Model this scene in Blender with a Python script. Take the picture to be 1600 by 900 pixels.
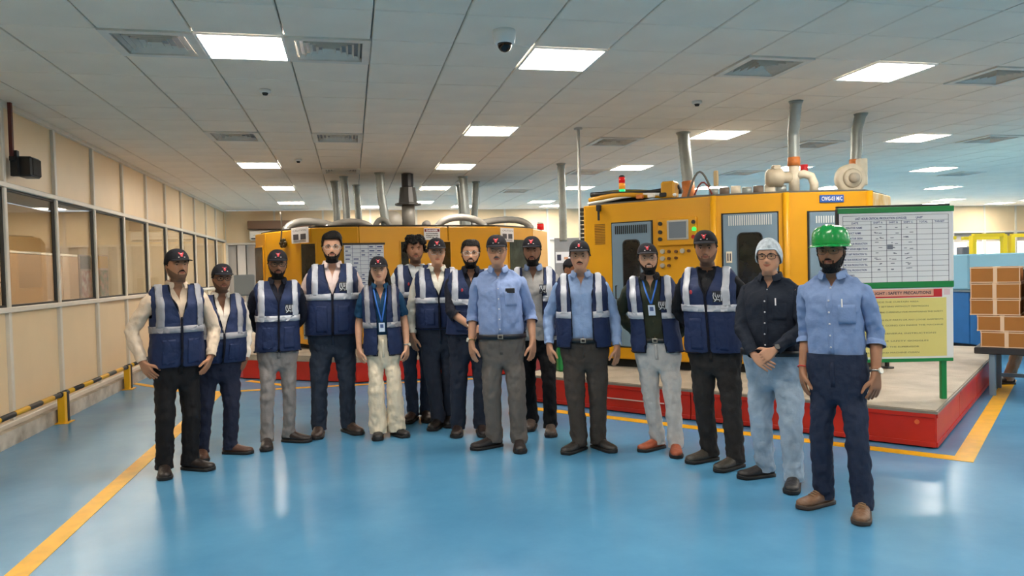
import bpy, bmesh, math, random
import numpy as np
from mathutils import Vector, Matrix, noise as mnoise
random.seed(7); np.random.seed(7)
for o in list(bpy.data.objects): bpy.data.objects.remove(o)
SC = bpy.context.scene
COL = SC.collection
R = math.radians
PI = math.pi

# ---------------------------------------------------------------- camera
FPX, YAW, PITCH, ROLL, CH = 1140.0, .2164, -.0255, -.0251, 1.47
CEIL = 3.145
_F = np.array([math.sin(YAW)*math.cos(PITCH), math.cos(YAW)*math.cos(PITCH), math.sin(PITCH)])
_R = np.array([math.cos(YAW), -math.sin(YAW), 0.]); _U = np.cross(_R, _F)
_R2 = _R*math.cos(ROLL)+_U*math.sin(ROLL); _U2 = -_R*math.sin(ROLL)+_U*math.cos(ROLL)
cam_d = bpy.data.cameras.new('camera'); cam = bpy.data.objects.new('camera', cam_d); COL.objects.link(cam)
cam_d.sensor_width = 36; cam_d.lens = FPX/1600*36; cam_d.clip_end = 100; cam_d.clip_start = .05
cam.matrix_world = Matrix(((_R2[0], _U2[0], -_F[0], 0), (_R2[1], _U2[1], -_F[1], 0), (_R2[2], _U2[2], -_F[2], CH), (0, 0, 0, 1)))
SC.camera = cam
# ---------------------------------------------------------------- world, exposure
w = bpy.data.worlds.new('world'); SC.world = w; w.use_nodes = True
w.node_tree.nodes['Background'].inputs[0].default_value = (.75, .85, 1, 1)
w.node_tree.nodes['Background'].inputs[1].default_value = .4
vs = SC.view_settings
vs.view_transform = 'Standard'; vs.look = 'None'; vs.gamma = 1; vs.use_curve_mapping = False; vs.exposure = 1.5
PANEL_POWER = 17.0

# ---------------------------------------------------------------- where things stand (measured rays to real planes)
def ray(x, y): return _F+_R2*(x-800)/FPX+_U2*(450-y)/FPX
def onz(x, y, z): r = ray(x, y); return np.array([0, 0, CH])+r*(z-CH)/r[2]
def atY(x, y, Y): r = ray(x, y); return np.array([0, 0, CH])+r*Y/r[1]
def atX(x, y, X): r = ray(x, y); return np.array([0, 0, CH])+r*X/r[0]
def proj(P):
    q = np.array(P, float)-[0, 0, CH]; d = q@_F
    return 800+FPX*(q@_R2)/d, 450-FPX*(q@_U2)/d, d

# ---------------------------------------------------------------- materials
def lin(c):
    c = [v/255 for v in c]
    return [v/12.92 if v <= .04045 else ((v+.055)/1.055)**2.4 for v in c]
_mats = {}
def M(name, rgb=(128, 128, 128), rough=.55, metal=0., var=0., vscale=6., bump=0., bscale=40., emit=0., spec=.5, rgb2=None, stretch=None, sheen=0.):
    if name in _mats: return _mats[name]
    m = bpy.data.materials.new(name); m.use_nodes = True; nt = m.node_tree; b = nt.nodes['Principled BSDF']
    c = lin(rgb); b.inputs['Base Color'].default_value = (*c, 1); b.inputs['Roughness'].default_value = rough
    b.inputs['Metallic'].default_value = metal; b.inputs['Specular IOR Level'].default_value = spec
    if sheen: b.inputs['Sheen Weight'].default_value = sheen
    if emit:
        b.inputs['Emission Color'].default_value = (*c, 1); b.inputs['Emission Strength'].default_value = emit
    if var or bump or rgb2:
        tc = nt.nodes.new('ShaderNodeTexCoord'); src = tc.outputs['Object']
        if stretch:
            mp = nt.nodes.new('ShaderNodeMapping'); mp.inputs['Scale'].default_value = stretch; nt.links.new(src, mp.inputs[0]); src = mp.outputs[0]
        if var or rgb2:
            n = nt.nodes.new('ShaderNodeTexNoise'); n.inputs['Scale'].default_value = vscale; n.inputs['Detail'].default_value = 5
            nt.links.new(src, n.inputs['Vector'])
            rp = nt.nodes.new('ShaderNodeValToRGB'); e = rp.color_ramp.elements
            c2 = lin(rgb2) if rgb2 else [v*(1+var) for v in c]
            c1 = c if rgb2 else [v*(1-var) for v in c]
            e[0].color = (*c1, 1); e[1].color = (*c2, 1); e[0].position = .35; e[1].position = .68
            nt.links.new(n.outputs['Fac'], rp.inputs[0]); nt.links.new(rp.outputs[0], b.inputs['Base Color'])
        if bump:
            n2 = nt.nodes.new('ShaderNodeTexNoise'); n2.inputs['Scale'].default_value = bscale; n2.inputs['Detail'].default_value = 3
            nt.links.new(src, n2.inputs['Vector'])
            bp = nt.nodes.new('ShaderNodeBump'); bp.inputs['Strength'].default_value = bump; bp.inputs['Distance'].default_value = .02
            nt.links.new(n2.outputs['Fac'], bp.inputs['Height']); nt.links.new(bp.outputs[0], b.inputs['Normal'])
    _mats[name] = m; return m
def glass_mat(name, tint=(235, 238, 235), refl=.12, rough=.02):
    if name in _mats: return _mats[name]
    m = bpy.data.materials.new(name); m.use_nodes = True; nt = m.node_tree; nt.nodes.clear()
    o = nt.nodes.new('ShaderNodeOutputMaterial'); mx = nt.nodes.new('ShaderNodeMixShader')
    t = nt.nodes.new('ShaderNodeBsdfTransparent'); g = nt.nodes.new('ShaderNodeBsdfGlossy')
    t.inputs[0].default_value = (*lin(tint), 1); g.inputs['Roughness'].default_value = rough
    lw = nt.nodes.new('ShaderNodeLayerWeight'); lw.inputs[0].default_value = .5
    pw = nt.nodes.new('ShaderNodeMath'); pw.operation = 'POWER'; pw.inputs[1].default_value = 5; nt.links.new(lw.outputs['Facing'], pw.inputs[0])
    hf = nt.nodes.new('ShaderNodeMath'); hf.operation = 'MULTIPLY'; hf.inputs[1].default_value = .5; nt.links.new(pw.outputs[0], hf.inputs[0])
    ad = nt.nodes.new('ShaderNodeMath'); ad.operation = 'ADD'; ad.inputs[1].default_value = refl; ad.use_clamp = True
    nt.links.new(hf.outputs[0], ad.inputs[0]); nt.links.new(ad.outputs[0], mx.inputs[0])
    nt.links.new(t.outputs[0], mx.inputs[1]); nt.links.new(g.outputs[0], mx.inputs[2]); nt.links.new(mx.outputs[0], o.inputs[0])
    _mats[name] = m; return m
def stripes_mat(name, a, b, scale, axis=1):
    m = bpy.data.materials.new(name); m.use_nodes = True; nt = m.node_tree; bs = nt.nodes['Principled BSDF']; bs.inputs['Roughness'].default_value = .5
    tc = nt.nodes.new('ShaderNodeTexCoord'); sp = nt.nodes.new('ShaderNodeSeparateXYZ'); nt.links.new(tc.outputs['Object'], sp.inputs[0])
    ml = nt.nodes.new('ShaderNodeMath'); ml.operation = 'MULTIPLY'; ml.inputs[1].default_value = scale; nt.links.new(sp.outputs[axis], ml.inputs[0])
    fr = nt.nodes.new('ShaderNodeMath'); fr.operation = 'FRACT'; nt.links.new(ml.outputs[0], fr.inputs[0])
    gt = nt.nodes.new('ShaderNodeMath'); gt.operation = 'GREATER_THAN'; gt.inputs[1].default_value = .5; nt.links.new(fr.outputs[0], gt.inputs[0])
    mx = nt.nodes.new('ShaderNodeMix'); mx.data_type = 'RGBA'; nt.links.new(gt.outputs[0], mx.inputs['Factor'])
    mx.inputs['A'].default_value = (*lin(a), 1); mx.inputs['B'].default_value = (*lin(b), 1)
    nt.links.new(mx.outputs['Result'], bs.inputs['Base Color']); return m

# ---------------------------------------------------------------- mesh helpers
def tag(o, label=None, cat=None, group=None, kind=None):
    if label: o['label'] = label
    if cat: o['category'] = cat
    if group: o['group'] = group
    if kind: o['kind'] = kind
    return o
def empty(name, loc=(0, 0, 0), rz=0., parent=None):
    o = bpy.data.objects.new(name, None); COL.objects.link(o); o.location = loc; o.rotation_euler = (0, 0, rz); o.empty_display_size = .1
    if parent: o.parent = parent
    return o
def link(name, me, parent=None, loc=None, rz=0.):
    o = bpy.data.objects.new(name, me); COL.objects.link(o)
    if parent: o.parent = parent
    if loc is not None: o.location = loc
    if rz: o.rotation_euler = (0, 0, rz)
    return o
def meshobj(name, V, F, mat, parent=None, smooth=False, sub=0, fix=True, solid=0., mi=None, disp=None):
    me = bpy.data.meshes.new(name); me.from_pydata([tuple(map(float, v)) for v in V], [], [tuple(map(int, f)) for f in F])
    for mm in (mat if isinstance(mat, (list, tuple)) else [mat]): me.materials.append(mm)
    if mi is not None: me.polygons.foreach_set('material_index', mi)
    if fix:
        bm = bmesh.new(); bm.from_mesh(me); bmesh.ops.recalc_face_normals(bm, faces=bm.faces); bm.to_mesh(me); bm.free()
    if smooth: me.polygons.foreach_set('use_smooth', [True]*len(me.polygons))
    o = link(name, me, parent)
    if solid: md = o.modifiers.new('solid', 'SOLIDIFY'); md.thickness = solid; md.offset = 1
    if sub: md = o.modifiers.new('sub', 'SUBSURF'); md.levels = sub; md.render_levels = sub
    if disp:
        tx = bpy.data.textures.get('clouds%g' % disp[1])
        if not tx: tx = bpy.data.textures.new('clouds%g' % disp[1], 'CLOUDS'); tx.noise_scale = disp[1]; tx.noise_depth = 1
        md = o.modifiers.new('disp', 'DISPLACE'); md.texture = tx; md.strength = disp[0]; md.mid_level = .5; md.texture_coords = 'LOCAL'
    return o
class MB:
    def __init__(s): s.V = []; s.F = []; s.I = []; s.mi = 0
    def add(s, V, F):
        n = len(s.V); s.V += [tuple(v) for v in V]; s.F += [tuple(i+n for i in f) for f in F]; s.I += [s.mi]*len(F); return s
    def box(s, c, d, M3=None):
        c = np.array(c, float); h = np.array(d, float)/2; P = []
        for sx, sy, sz in ((-1, -1, -1), (1, -1, -1), (1, 1, -1), (-1, 1, -1), (-1, -1, 1), (1, -1, 1), (1, 1, 1), (-1, 1, 1)):
            v = h*[sx, sy, sz]; P.append(c+(M3@v if M3 is not None else v))
        return s.add(P, [(3, 2, 1, 0), (4, 5, 6, 7), (0, 1, 5, 4), (1, 2, 6, 5), (2, 3, 7, 6), (3, 0, 4, 7)])
    def cbox(s, c, d, ch=.01, M3=None):           # chamfered box
        c = np.array(c, float); hx, hy, hz = np.array(d, float)/2; k = min(ch, hx*.9, hy*.9, hz*.9); bm = bmesh.new()
        bmesh.ops.create_cube(bm, size=1)
        for v in bm.verts: v.co = Vector((v.co.x*hx*2, v.co.y*hy*2, v.co.z*hz*2))
        bmesh.ops.bevel(bm, geom=list(bm.edges), offset=k, segments=1, affect='EDGES', profile=.5)
        bm.verts.ensure_lookup_table()
        V = [np.array(v.co) for v in bm.verts]; V = [c+(M3@v if M3 is not None else v) for v in V]
        F = [[v.index for v in f.verts] for f in bm.faces]; bm.free(); return s.add(V, F)
    def tube(s, path, r, n=10, cap=True):
        P = [np.array(p, float) for p in path]; k = len(P); rr = r if isinstance(r, (list, tuple)) else [r]*k
        T = []
        for i in range(k):
            t = P[min(i+1, k-1)]-P[max(i-1, 0)]; T.append(t/(np.linalg.norm(t)+1e-9))
        a = np.array([0, 0, 1.]) if abs(T[0][2]) < .9 else np.array([1., 0, 0])
        e1 = np.cross(T[0], a); e1 /= np.linalg.norm(e1); V = []
        for i in range(k):
            e1 = e1-T[i]*(e1@T[i]); e1 /= np.linalg.norm(e1); e2 = np.cross(T[i], e1)
            for j in range(n): an = 2*PI*j/n; V.append(P[i]+rr[i]*(math.cos(an)*e1+math.sin(an)*e2))
        F = [(i*n+j, i*n+(j+1) % n, (i+1)*n+(j+1) % n, (i+1)*n+j) for i in range(k-1) for j in range(n)]
        if cap: F += [tuple(range(n-1, -1, -1)), tuple((k-1)*n+j for j in range(n))]
        return s.add(V, F)
    def prism(s, poly, z0, z1):
        n = len(poly); V = [(x, y, z0) for x, y in poly]+[(x, y, z1) for x, y in poly]
        return s.add(V, [tuple(range(n-1, -1, -1)), tuple(range(n, 2*n))]+[(i, (i+1) % n, n+(i+1) % n, n+i) for i in range(n)])
    def grid(s, G):
        G = np.asarray(G); a, b = G.shape[:2]
        return s.add(G.reshape(-1, 3), [(i*b+j, i*b+j+1, (i+1)*b+j+1, (i+1)*b+j) for i in range(a-1) for j in range(b-1)])
    def ball(s, c, r, n=10, m=7):
        r = np.array(r if isinstance(r, (list, tuple)) else [r]*3); V = [np.array(c)+r*[0, 0, 1], np.array(c)-r*[0, 0, 1]]; F = []
        for i in range(1, m):
            for j in range(n):
                a, b = PI*i/m, 2*PI*j/n; V.append(np.array(c)+r*[math.sin(a)*math.cos(b), math.sin(a)*math.sin(b), math.cos(a)])
        ix = lambda i, j: 2+(i-1)*n+j % n
        for j in range(n):
            F.append((0, ix(1, j), ix(1, j+1))); F.append((1, ix(m-1, j+1), ix(m-1, j)))
            for i in range(1, m-1): F.append((ix(i, j), ix(i+1, j), ix(i+1, j+1), ix(i, j+1)))
        return s.add(V, F)
    def build(s, name, mat, parent=None, smooth=False, **k):
        return meshobj(name, s.V, s.F, mat, parent, smooth, mi=s.I if isinstance(mat, (list, tuple)) else None, **k)
def rotz(a): return np.array([[math.cos(a), -math.sin(a), 0], [math.sin(a), math.cos(a), 0], [0, 0, 1]])
def smooth_by_angle(o, ang=40):
    me = o.data
    me.polygons.foreach_set('use_smooth', [True]*len(me.polygons)); me.set_sharp_from_angle(angle=R(ang))
def text_mesh(txt, size, bold=0., align='LEFT', width=None):
    cu = bpy.data.curves.new('t', 'FONT'); cu.body = txt; cu.size = size; cu.align_x = align; cu.offset = bold; cu.resolution_u = 2
    o = bpy.data.objects.new('t', cu); COL.objects.link(o)
    me = bpy.data.meshes.new_from_object(o.evaluated_get(bpy.context.evaluated_depsgraph_get()))
    bpy.data.objects.remove(o); bpy.data.curves.remove(cu)
    V = [np.array(v.co) for v in me.vertices]; F = [tuple(p.vertices) for p in me.polygons]; bpy.data.meshes.remove(me)
    if width and V:
        xs = [v[0] for v in V]; k = width/max(max(xs)-min(xs), 1e-6); V = [np.array([v[0]*k, v[1], 0]) for v in V]
    return V, F
class Plane:
    """a flat face in the place: origin, horizontal direction t, up z, outward normal n"""
    def __init__(s, P0, P1, n=None):
        s.o = np.array([P0[0], P0[1], 0.]); d = np.array([P1[0]-P0[0], P1[1]-P0[1], 0.]); s.L = np.linalg.norm(d); s.t = d/s.L
        s.n = np.array([s.t[1], -s.t[0], 0.]); s.M = np.array([s.t, -s.n, [0, 0, 1]]).T
    def pt(s, a, z, o=0.): return s.o+s.t*a+s.n*o+np.array([0, 0, z])
    def px(s, x, y):
        r = ray(x, y); c = np.array([0, 0, CH]); k = ((s.o-c)@s.n)/(r@s.n); p = c+r*k; return (p-s.o)@s.t, p[2]
    def slab(s, mb, a0, a1, z0, z1, o0, o1, ch=0.):
        c = s.pt((a0+a1)/2, (z0+z1)/2, (o0+o1)/2); d = (abs(a1-a0), abs(o1-o0), abs(z1-z0))
        return mb.cbox(c, d, ch, s.M) if ch else mb.box(c, d, s.M)
    def text(s, mb, txt, a, z, size, o, **k):
        V, F = text_mesh(txt, size, **k); return mb.add([s.pt(a+v[0], z+v[1], o) for v in V], F)
    def disc(s, mb, a, z, r, o0, o1, n=14):
        return mb.tube([s.pt(a, z, o0), s.pt(a, z, o1)], r, n)

# ================================================================ SETTING
X0, X1, Y0, Y1 = -3.12, 24.0, -5.0, 19.8
GX, GY = .19, 4.77
# floor: glossy blue epoxy
def floor_mat():
    m = bpy.data.materials.new('blue_epoxy'); m.use_nodes = True; nt = m.node_tree; b = nt.nodes['Principled BSDF']
    tc = nt.nodes.new('ShaderNodeTexCoord')
    n = nt.nodes.new('ShaderNodeTexNoise'); n.inputs['Scale'].default_value = .9; n.inputs['Detail'].default_value = 8; n.inputs['Roughness'].default_value = .62; nt.links.new(tc.outputs['Object'], n.inputs[0])
    rp = nt.nodes.new('ShaderNodeValToRGB'); e = rp.color_ramp.elements; e[0].position = .3; e[1].position = .72
    e[0].color = (*lin((70, 128, 166)), 1); e[1].color = (*lin((90, 150, 188)), 1); nt.links.new(n.outputs[0], rp.inputs[0])
    # pale scuffs
    n2 = nt.nodes.new('ShaderNodeTexNoise'); n2.inputs['Scale'].default_value = 2.3; n2.inputs['Detail'].default_value = 10; n2.inputs['Roughness'].default_value = .75; n2.inputs['Distortion'].default_value = 1.2
    mp = nt.nodes.new('ShaderNodeMapping'); mp.inputs['Scale'].default_value = (1, 2.2, 1); mp.inputs['Rotation'].default_value = (0, 0, .4)
    nt.links.new(tc.outputs['Object'], mp.inputs[0]); nt.links.new(mp.outputs[0], n2.inputs[0])
    r2 = nt.nodes.new('ShaderNodeValToRGB'); r2.color_ramp.elements[0].position = .66; r2.color_ramp.elements[1].position = .82; nt.links.new(n2.outputs[0], r2.inputs[0])
    ml = nt.nodes.new('ShaderNodeMath'); ml.operation = 'MULTIPLY'; ml.inputs[1].default_value = .26; nt.links.new(r2.outputs[0], ml.inputs[0])
    mx = nt.nodes.new('ShaderNodeMix'); mx.data_type = 'RGBA'; nt.links.new(ml.outputs[0], mx.inputs['Factor']); nt.links.new(rp.outputs[0], mx.inputs['A']); mx.inputs['B'].default_value = (*lin((140, 174, 196)), 1)
    nt.links.new(mx.outputs['Result'], b.inputs['Base Color'])
    rr = nt.nodes.new('ShaderNodeMapRange'); rr.inputs['To Min'].default_value = .2; rr.inputs['To Max'].default_value = .27; nt.links.new(n2.outputs[0], rr.inputs[0]); nt.links.new(rr.outputs[0], b.inputs['Roughness'])
    bp = nt.nodes.new('ShaderNodeBump'); bp.inputs['Strength'].default_value = .06; bp.inputs['Distance'].default_value = .02
    n3 = nt.nodes.new('ShaderNodeTexNoise'); n3.inputs['Scale'].default_value = 5; nt.links.new(tc.outputs['Object'], n3.inputs[0]); nt.links.new(n3.outputs[0], bp.inputs['Height']); nt.links.new(bp.outputs[0], b.inputs['Normal'])
    return m
CREAM = M('cream_panel', (232, 207, 168), .42, var=.05, vscale=1.2)
FRAME = M('painted_frame', (222, 214, 200), .4, var=.04)
WHITE = M('white_paint', (232, 230, 225), .5)
tag(MB().box(((-7.2+X1)/2, (Y0+Y1)/2, -.05), (X1+7.2, Y1-Y0, .1)).build('floor', floor_mat()), kind='structure')
for nm, c, d in (('wall_right', (X1+.05, (Y0+Y1)/2, CEIL/2), (.1, Y1-Y0, CEIL)), ('wall_front', ((X0+X1)/2, Y0-.05, CEIL/2), (X1-X0, .1, CEIL))):
    tag(MB().box(c, d).build(nm, CREAM), kind='structure')
# painted floor lines
YEL = M('line_yellow', (226, 168, 22), .38, var=.1, vscale=9)
def strip(name, pts, wd, n=0):
    mb = MB()
    for i_, (a, b) in enumerate(zip(pts[:-1], pts[1:])):
        a = np.array([*a, 0.]); b = np.array([*b, 0.]); d = b-a; L = np.linalg.norm(d); an = math.atan2(d[1], d[0])
        mb.box((*((a+b)/2)[:2], .0015+.0006*i_), (L+wd, wd, .003), rotz(an))
    return tag(mb.build(name, YEL), kind='structure')
strip('trim_1', [(-1.68, 2.9), (-1.68, 9.85)], .12)
strip('trim_2', [(1.75, 7.52), (4.33, 4.47), (7.6, 7.17)], .13)
strip('trim_3', [(-3.0, 11.1), (-2.2, 10.15), (-1.68, 9.85), (-.05, 9.8), (1.9, 9.72)], .1)
strip('trim_4', [(-1.42, 10.72), (-.9, 10.12)], .1)

# ---- ceiling: suspended grid of tiles
TILE = M('ceiling_tile', (246, 234, 217), .85, var=.03, vscale=2, bump=.15, bscale=120)
GRID = M('ceiling_grid', (165, 165, 165), .6)
ceil = tag(MB().box(((-7.2+X1)/2, (Y0+Y1)/2, CEIL+.09), (X1+7.2, Y1-Y0, .1)).build('ceiling', GRID), kind='structure')
lightsXY = []
for Y in (-.63, 2.37, 5.37, 8.37, 11.37, 14.37, 17.37):  # rows over and behind the camera are unseen, put in for lighting
    for k in range(-1, 8):
        X = 1.39+3*k
        if Y == 5.37 and k == -1: X = -1.01
        if Y == 8.37 and k == -1: continue
        if X > 22: continue
        lightsXY.append((X, Y))
lightsXY += [(.19+2.4*k, 18.57) for k in range(0, 9)]
ventXY = [(-1.61, 5.37), (-.41, 5.37), (-1.61, 8.97), (-.41, 8.97), (3.19, 5.37), (5.59, 5.37), (3.19, 8.97), (6.19, 8.97), (8.59, 8.37), (-.41, 11.97), (3.79, 11.97), (6.79, 11.97), (11.59, 11.97), (3.19, 14.97)]
occ = {(round((x-GX)/.6), round((y-GY)/.6)) for x, y in lightsXY+ventXY}
tb = MB(); g = .011; tb.cbox((0, 0, .02), (.6-g, .6-g, .04), .006)
tile_me = tb.build('tile', TILE, ceil); tile_me_data = tile_me.data; bpy.data.objects.remove(tile_me)
cells = []
for i in range(-6, 40):
    for j in range(-16, 26):
        if (i, j) in occ: continue
        x, y = GX+.6*i+.3, GY+.6*j+.3
        if x+.3 > X1 or y+.3 > Y1 or x-.3 < X0-.3 or y-.3 < Y0: continue
        px, py, d = proj((x, y, CEIL))
        vis = d > 0 and -40 < px < 1640 and -40 < py < 500
        cells.append((d if vis else 1e3+abs(d), x, y))
cells.sort(); jit = random.Random(3)
for d, x, y in cells[:300]:
    o = bpy.data.objects.new('tile', tile_me_data); COL.objects.link(o); o.parent = ceil; o.location = (x, y, CEIL+jit.uniform(-.0015, .0015))
tb = MB()
for d, x, y in cells[300:]: tb.box((x, y, CEIL+.02), (.6-g, .6-g, .04))
tag(tb.build('far_tiles', TILE, ceil), kind='stuff')
# ---- ceiling lights
LED = bpy.data.materials.new('led_diffuser'); LED.use_nodes = True
_b = LED.node_tree.nodes['Principled BSDF']; _b.inputs['Emission Color'].default_value = (1, .915, .81, 1); _b.inputs['Emission Strength'].default_value = PANEL_POWER; _b.inputs['Base Color'].default_value = (.9, .9, .9, 1)
LFR = M('light_frame', (235, 235, 232), .4)
def ordn(i): return ['first', 'second', 'third', 'fourth', 'fifth', 'sixth', 'seventh', 'eighth', 'ninth', 'tenth', 'eleventh', 'twelfth'][i]
f_me = d_me = None
rows = {}
for X, Y in lightsXY: rows.setdefault(Y, []).append(X)
rown = {5.37: 'in the nearest row overhead', 8.37: 'in the second row back', 11.37: 'in the third row back', 14.37: 'in the fourth row back', 17.37: 'in the fifth row back', 18.57: 'in the row hugging the back wall', 2.37: 'in the row above the camera', -.63: 'in the row behind the camera'}
for X, Y in lightsXY:
    e = empty('ceiling_light', (X+.3, Y+.3, CEIL))
    if f_me is None:
        mb = MB()
        for c, d in (((-.288, 0, .005), (.02, .596, .03)), ((.288, 0, .005), (.02, .596, .03)), ((0, -.288, .005), (.556, .02, .03)), ((0, .288, .005), (.556, .02, .03))): mb.box(c, d)
        f_me = mb.build('frame', LFR, e).data; d_me = MB().box((0, 0, .004), (.556, .556, .012)).build('diffuser', LED, e).data
    else: link('frame', f_me, e); link('diffuser', d_me, e)
    i = sorted(rows[Y]).index(X)
    tag(e, 'square white LED ceiling light, %s from the left %s' % (ordn(i), rown[Y]), 'ceiling light', 'ceiling lights')
# ---- four-way air vents
VENT = M('vent_white', (228, 222, 210), .5, var=.06); VDARK = M('vent_dark', (38, 36, 34), .8)
vl = ['left of the nearest left light', 'right of the nearest left light', 'over the glazed wall, second row', 'stained by dust, second row over the left machine', 'between the two nearest right lights', 'at the right edge of the picture', 'left of the duct with the orange tape', 'behind the tall silver duct', 'at the far right in the second row', 'above the thin ducts of the left machine', 'far back above the thin pole', 'far back behind the thin duct', 'far right in the third row', 'farthest, near the back wall']
v_fr = v_lv = None
for (X, Y), s in zip(ventXY, vl):
    e = empty('ceiling_vent', (X+.3, Y+.3, CEIL))
    if v_fr is None:
        mb = MB()
        for a in (0, 1, 2, 3):
            M3 = rotz(a*PI/2); mb.box(M3@np.array([0, -.27, .0]), (.6-.06*(a % 2), .06, .025), M3)
        v_fr = mb.build('frame', VENT, e).data
        v_bk = MB().box((0, 0, .06), (.56, .56, .02)).build('duct_throat', VDARK, e).data
        v_lv = []
        for k in range(5):
            r = .225-.044*k; mb = MB()
            for a in range(4):
                M3 = rotz(a*PI/2); P = [(-r, -r, -.006), (r, -r, -.006), (r-.015, -(r-.015), .022), (-(r-.015), -(r-.015), .022)]
                mb.add([M3@np.array(p) for p in P]+[M3@(np.array(p)+[0, 0, .004]) for p in P], [(0, 1, 2, 3), (7, 6, 5, 4), (0, 4, 5, 1), (2, 6, 7, 3)])
            v_lv.append(mb.build('louver', VENT, e, fix=False).data)
    else:
        link('frame', v_fr, e); link('duct_throat', v_bk, e)
        for m_ in v_lv: link('louver', m_, e)
    tag(e, 'square four-way louvred air vent, '+s, 'air vent', 'ceiling air vents')
# dome camera + detectors
DK = M('black_plastic', (24, 24, 26), .35); DOME = M('smoked_dome', (12, 12, 16), .08)
c = onz(788, 48, CEIL); e = empty('dome_camera', c)
MB().tube([(0, 0, 0), (0, 0, -.03), (0, 0, -.085), (0, 0, -.092)], [.078, .08, .072, .062], 28).build('housing', WHITE, e, True)
MB().ball((0, 0, -.09), (.052, .052, .06), 20, 12).build('dome', DOME, e, True)
tag(e, 'white dome security camera with black globe under the ceiling', 'camera')
for (x, y), s in zip(((414, 140), (1089, 158), (466, 249)), ('white round smoke detector near the left vents', 'white round smoke detector left of the tall duct', 'tiny smoke detector far back over the left machine')):
    c = onz(x, y, CEIL); e = empty('smoke_detector', c)
    MB().tube([(0, 0, 0), (0, 0, -.02), (0, 0, -.03)], [.05, .052, .04], 18).build('base', WHITE, e, True)
    MB().tube([(0, 0, -.03), (0, 0, -.05)], [.028, .02], 14).build('sensor', VDARK, e, True)
    tag(e, s, 'smoke detector', 'smoke detectors')

# ---- left glazed partition
wl = tag(empty('wall_left', (X0, 0, 0)), kind='structure')
YM = [7.61+1.21*k for k in range(-5, 11)]
YM = [y for y in YM if y < Y1+.3]; YM[-1] = Y1
ZB, ZS, ZT = .16, 1.21, 2.37
GL = glass_mat('window_glass', (226, 224, 218), .07)
RUB = M('gasket', (40, 40, 40), .6)
p_lo = MB().cbox((-.02, 0, (ZB+ZS)/2), (.02, 1.155, ZS-ZB-.04), .004).build('panel', CREAM, wl); p_hi = MB().cbox((-.02, 0, (ZT+CEIL)/2), (.02, 1.155, CEIL-ZT-.05), .004).build('panel', CREAM, wl)
lo_me, hi_me = p_lo.data, p_hi.data; bpy.data.objects.remove(p_lo); bpy.data.objects.remove(p_hi)
mul = MB().cbox((-.005, 0, (CEIL+.1)/2), (.06, .055, CEIL-.1), .006).build('mullion', FRAME, wl); mul_me = mul.data; bpy.data.objects.remove(mul)
gp = MB().box((-.02, 0, (ZS+ZT)/2), (.008, 1.11, ZT-ZS-.08)).build('pane', GL); gp_me = gp.data; bpy.data.objects.remove(gp)
mb = MB()
for a, d in (((-.01, 0, ZS+.035), (.03, 1.155, .02)), ((-.01, 0, ZT-.035), (.03, 1.155, .02)), ((-.01, -.565, (ZS+ZT)/2), (.03, .02, ZT-ZS-.09)), ((-.01, .565, (ZS+ZT)/2), (.03, .02, ZT-ZS-.09))): mb.box(a, d)
ga = mb.build('frame', RUB); ga_me = ga.data; bpy.data.objects.remove(ga)
for i, y in enumerate(YM): link('mullion', mul_me, wl, (0, y, 0))
for i in range(len(YM)-1):
    ym = (YM[i]+YM[i+1])/2
    link('panel', lo_me, wl, (0, ym, 0)); link('panel', hi_me, wl, (0, ym, 0))
    wn = tag(empty('window_%d' % (i+1), (X0, ym, 0)), kind='structure'); link('pane', gp_me, wn); link('frame', ga_me, wn)
for z in (ZS, ZT, CEIL-.02, ZB): MB().cbox((.002, (YM[0]+Y1)/2, z), (.07, Y1-YM[0], .05), .006).build('rail', FRAME, wl)
tag(MB().box((X0+.03, (YM[0]+Y1)/2, .07), (.16, Y1-YM[0], .14)).build('baseboard_left', M('kerb_paint', (205, 196, 182), .6, rgb2=(150, 140, 126), vscale=5)), kind='structure')
tag(MB().box((X0-.02, (Y0+YM[0])/2, CEIL/2), (.08, YM[0]-Y0, CEIL)).build('wall_left_near', CREAM), kind='structure')
# room behind the glass
tag(MB().box((-7.15, (Y0+Y1)/2, CEIL/2), (.1, Y1-Y0, CEIL)).build('wall_office_back', CREAM), kind='structure')
tag(MB().box((-5.1, 5.0, CEIL/2), (4.0, .1, CEIL)).build('wall_office_front', CREAM), kind='structure')
tag(MB().box((-5.1, 19.75, CEIL/2), (4.0, .1, CEIL)).build('wall_office_end', CREAM), kind='structure')
BRN = M('partition_brown', (176, 146, 118), .5)
e = empty('office_partition', (-5.6, 13.2, 0))
for k in range(4): MB().cbox((0, -4.2+k*2.8, .98), (.06, 2.76, 1.96), .01).build('panel', BRN, e)
MB().box((0, 0, 1.98), (.08, 11.2, .04)).build('top_rail', FRAME, e)
tag(e, 'brown office partition behind the left glazing', 'partition')
for xx, yy in [(x_, 6.4+1.5*k_) for x_ in (-4.2,) for k_ in range(9)]:  # panels added to brighten the room seen through the glazing
    e = empty('office_light', (xx, yy, CEIL))
    link('frame', f_me, e); link('diffuser', d_me, e)
    tag(e, 'LED ceiling light inside the office, %s from the near end of the %s row' % (ordn(round((yy-6.4)/1.5)), 'window' if xx > -5 else 'far'), 'ceiling light', 'office lights')
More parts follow.
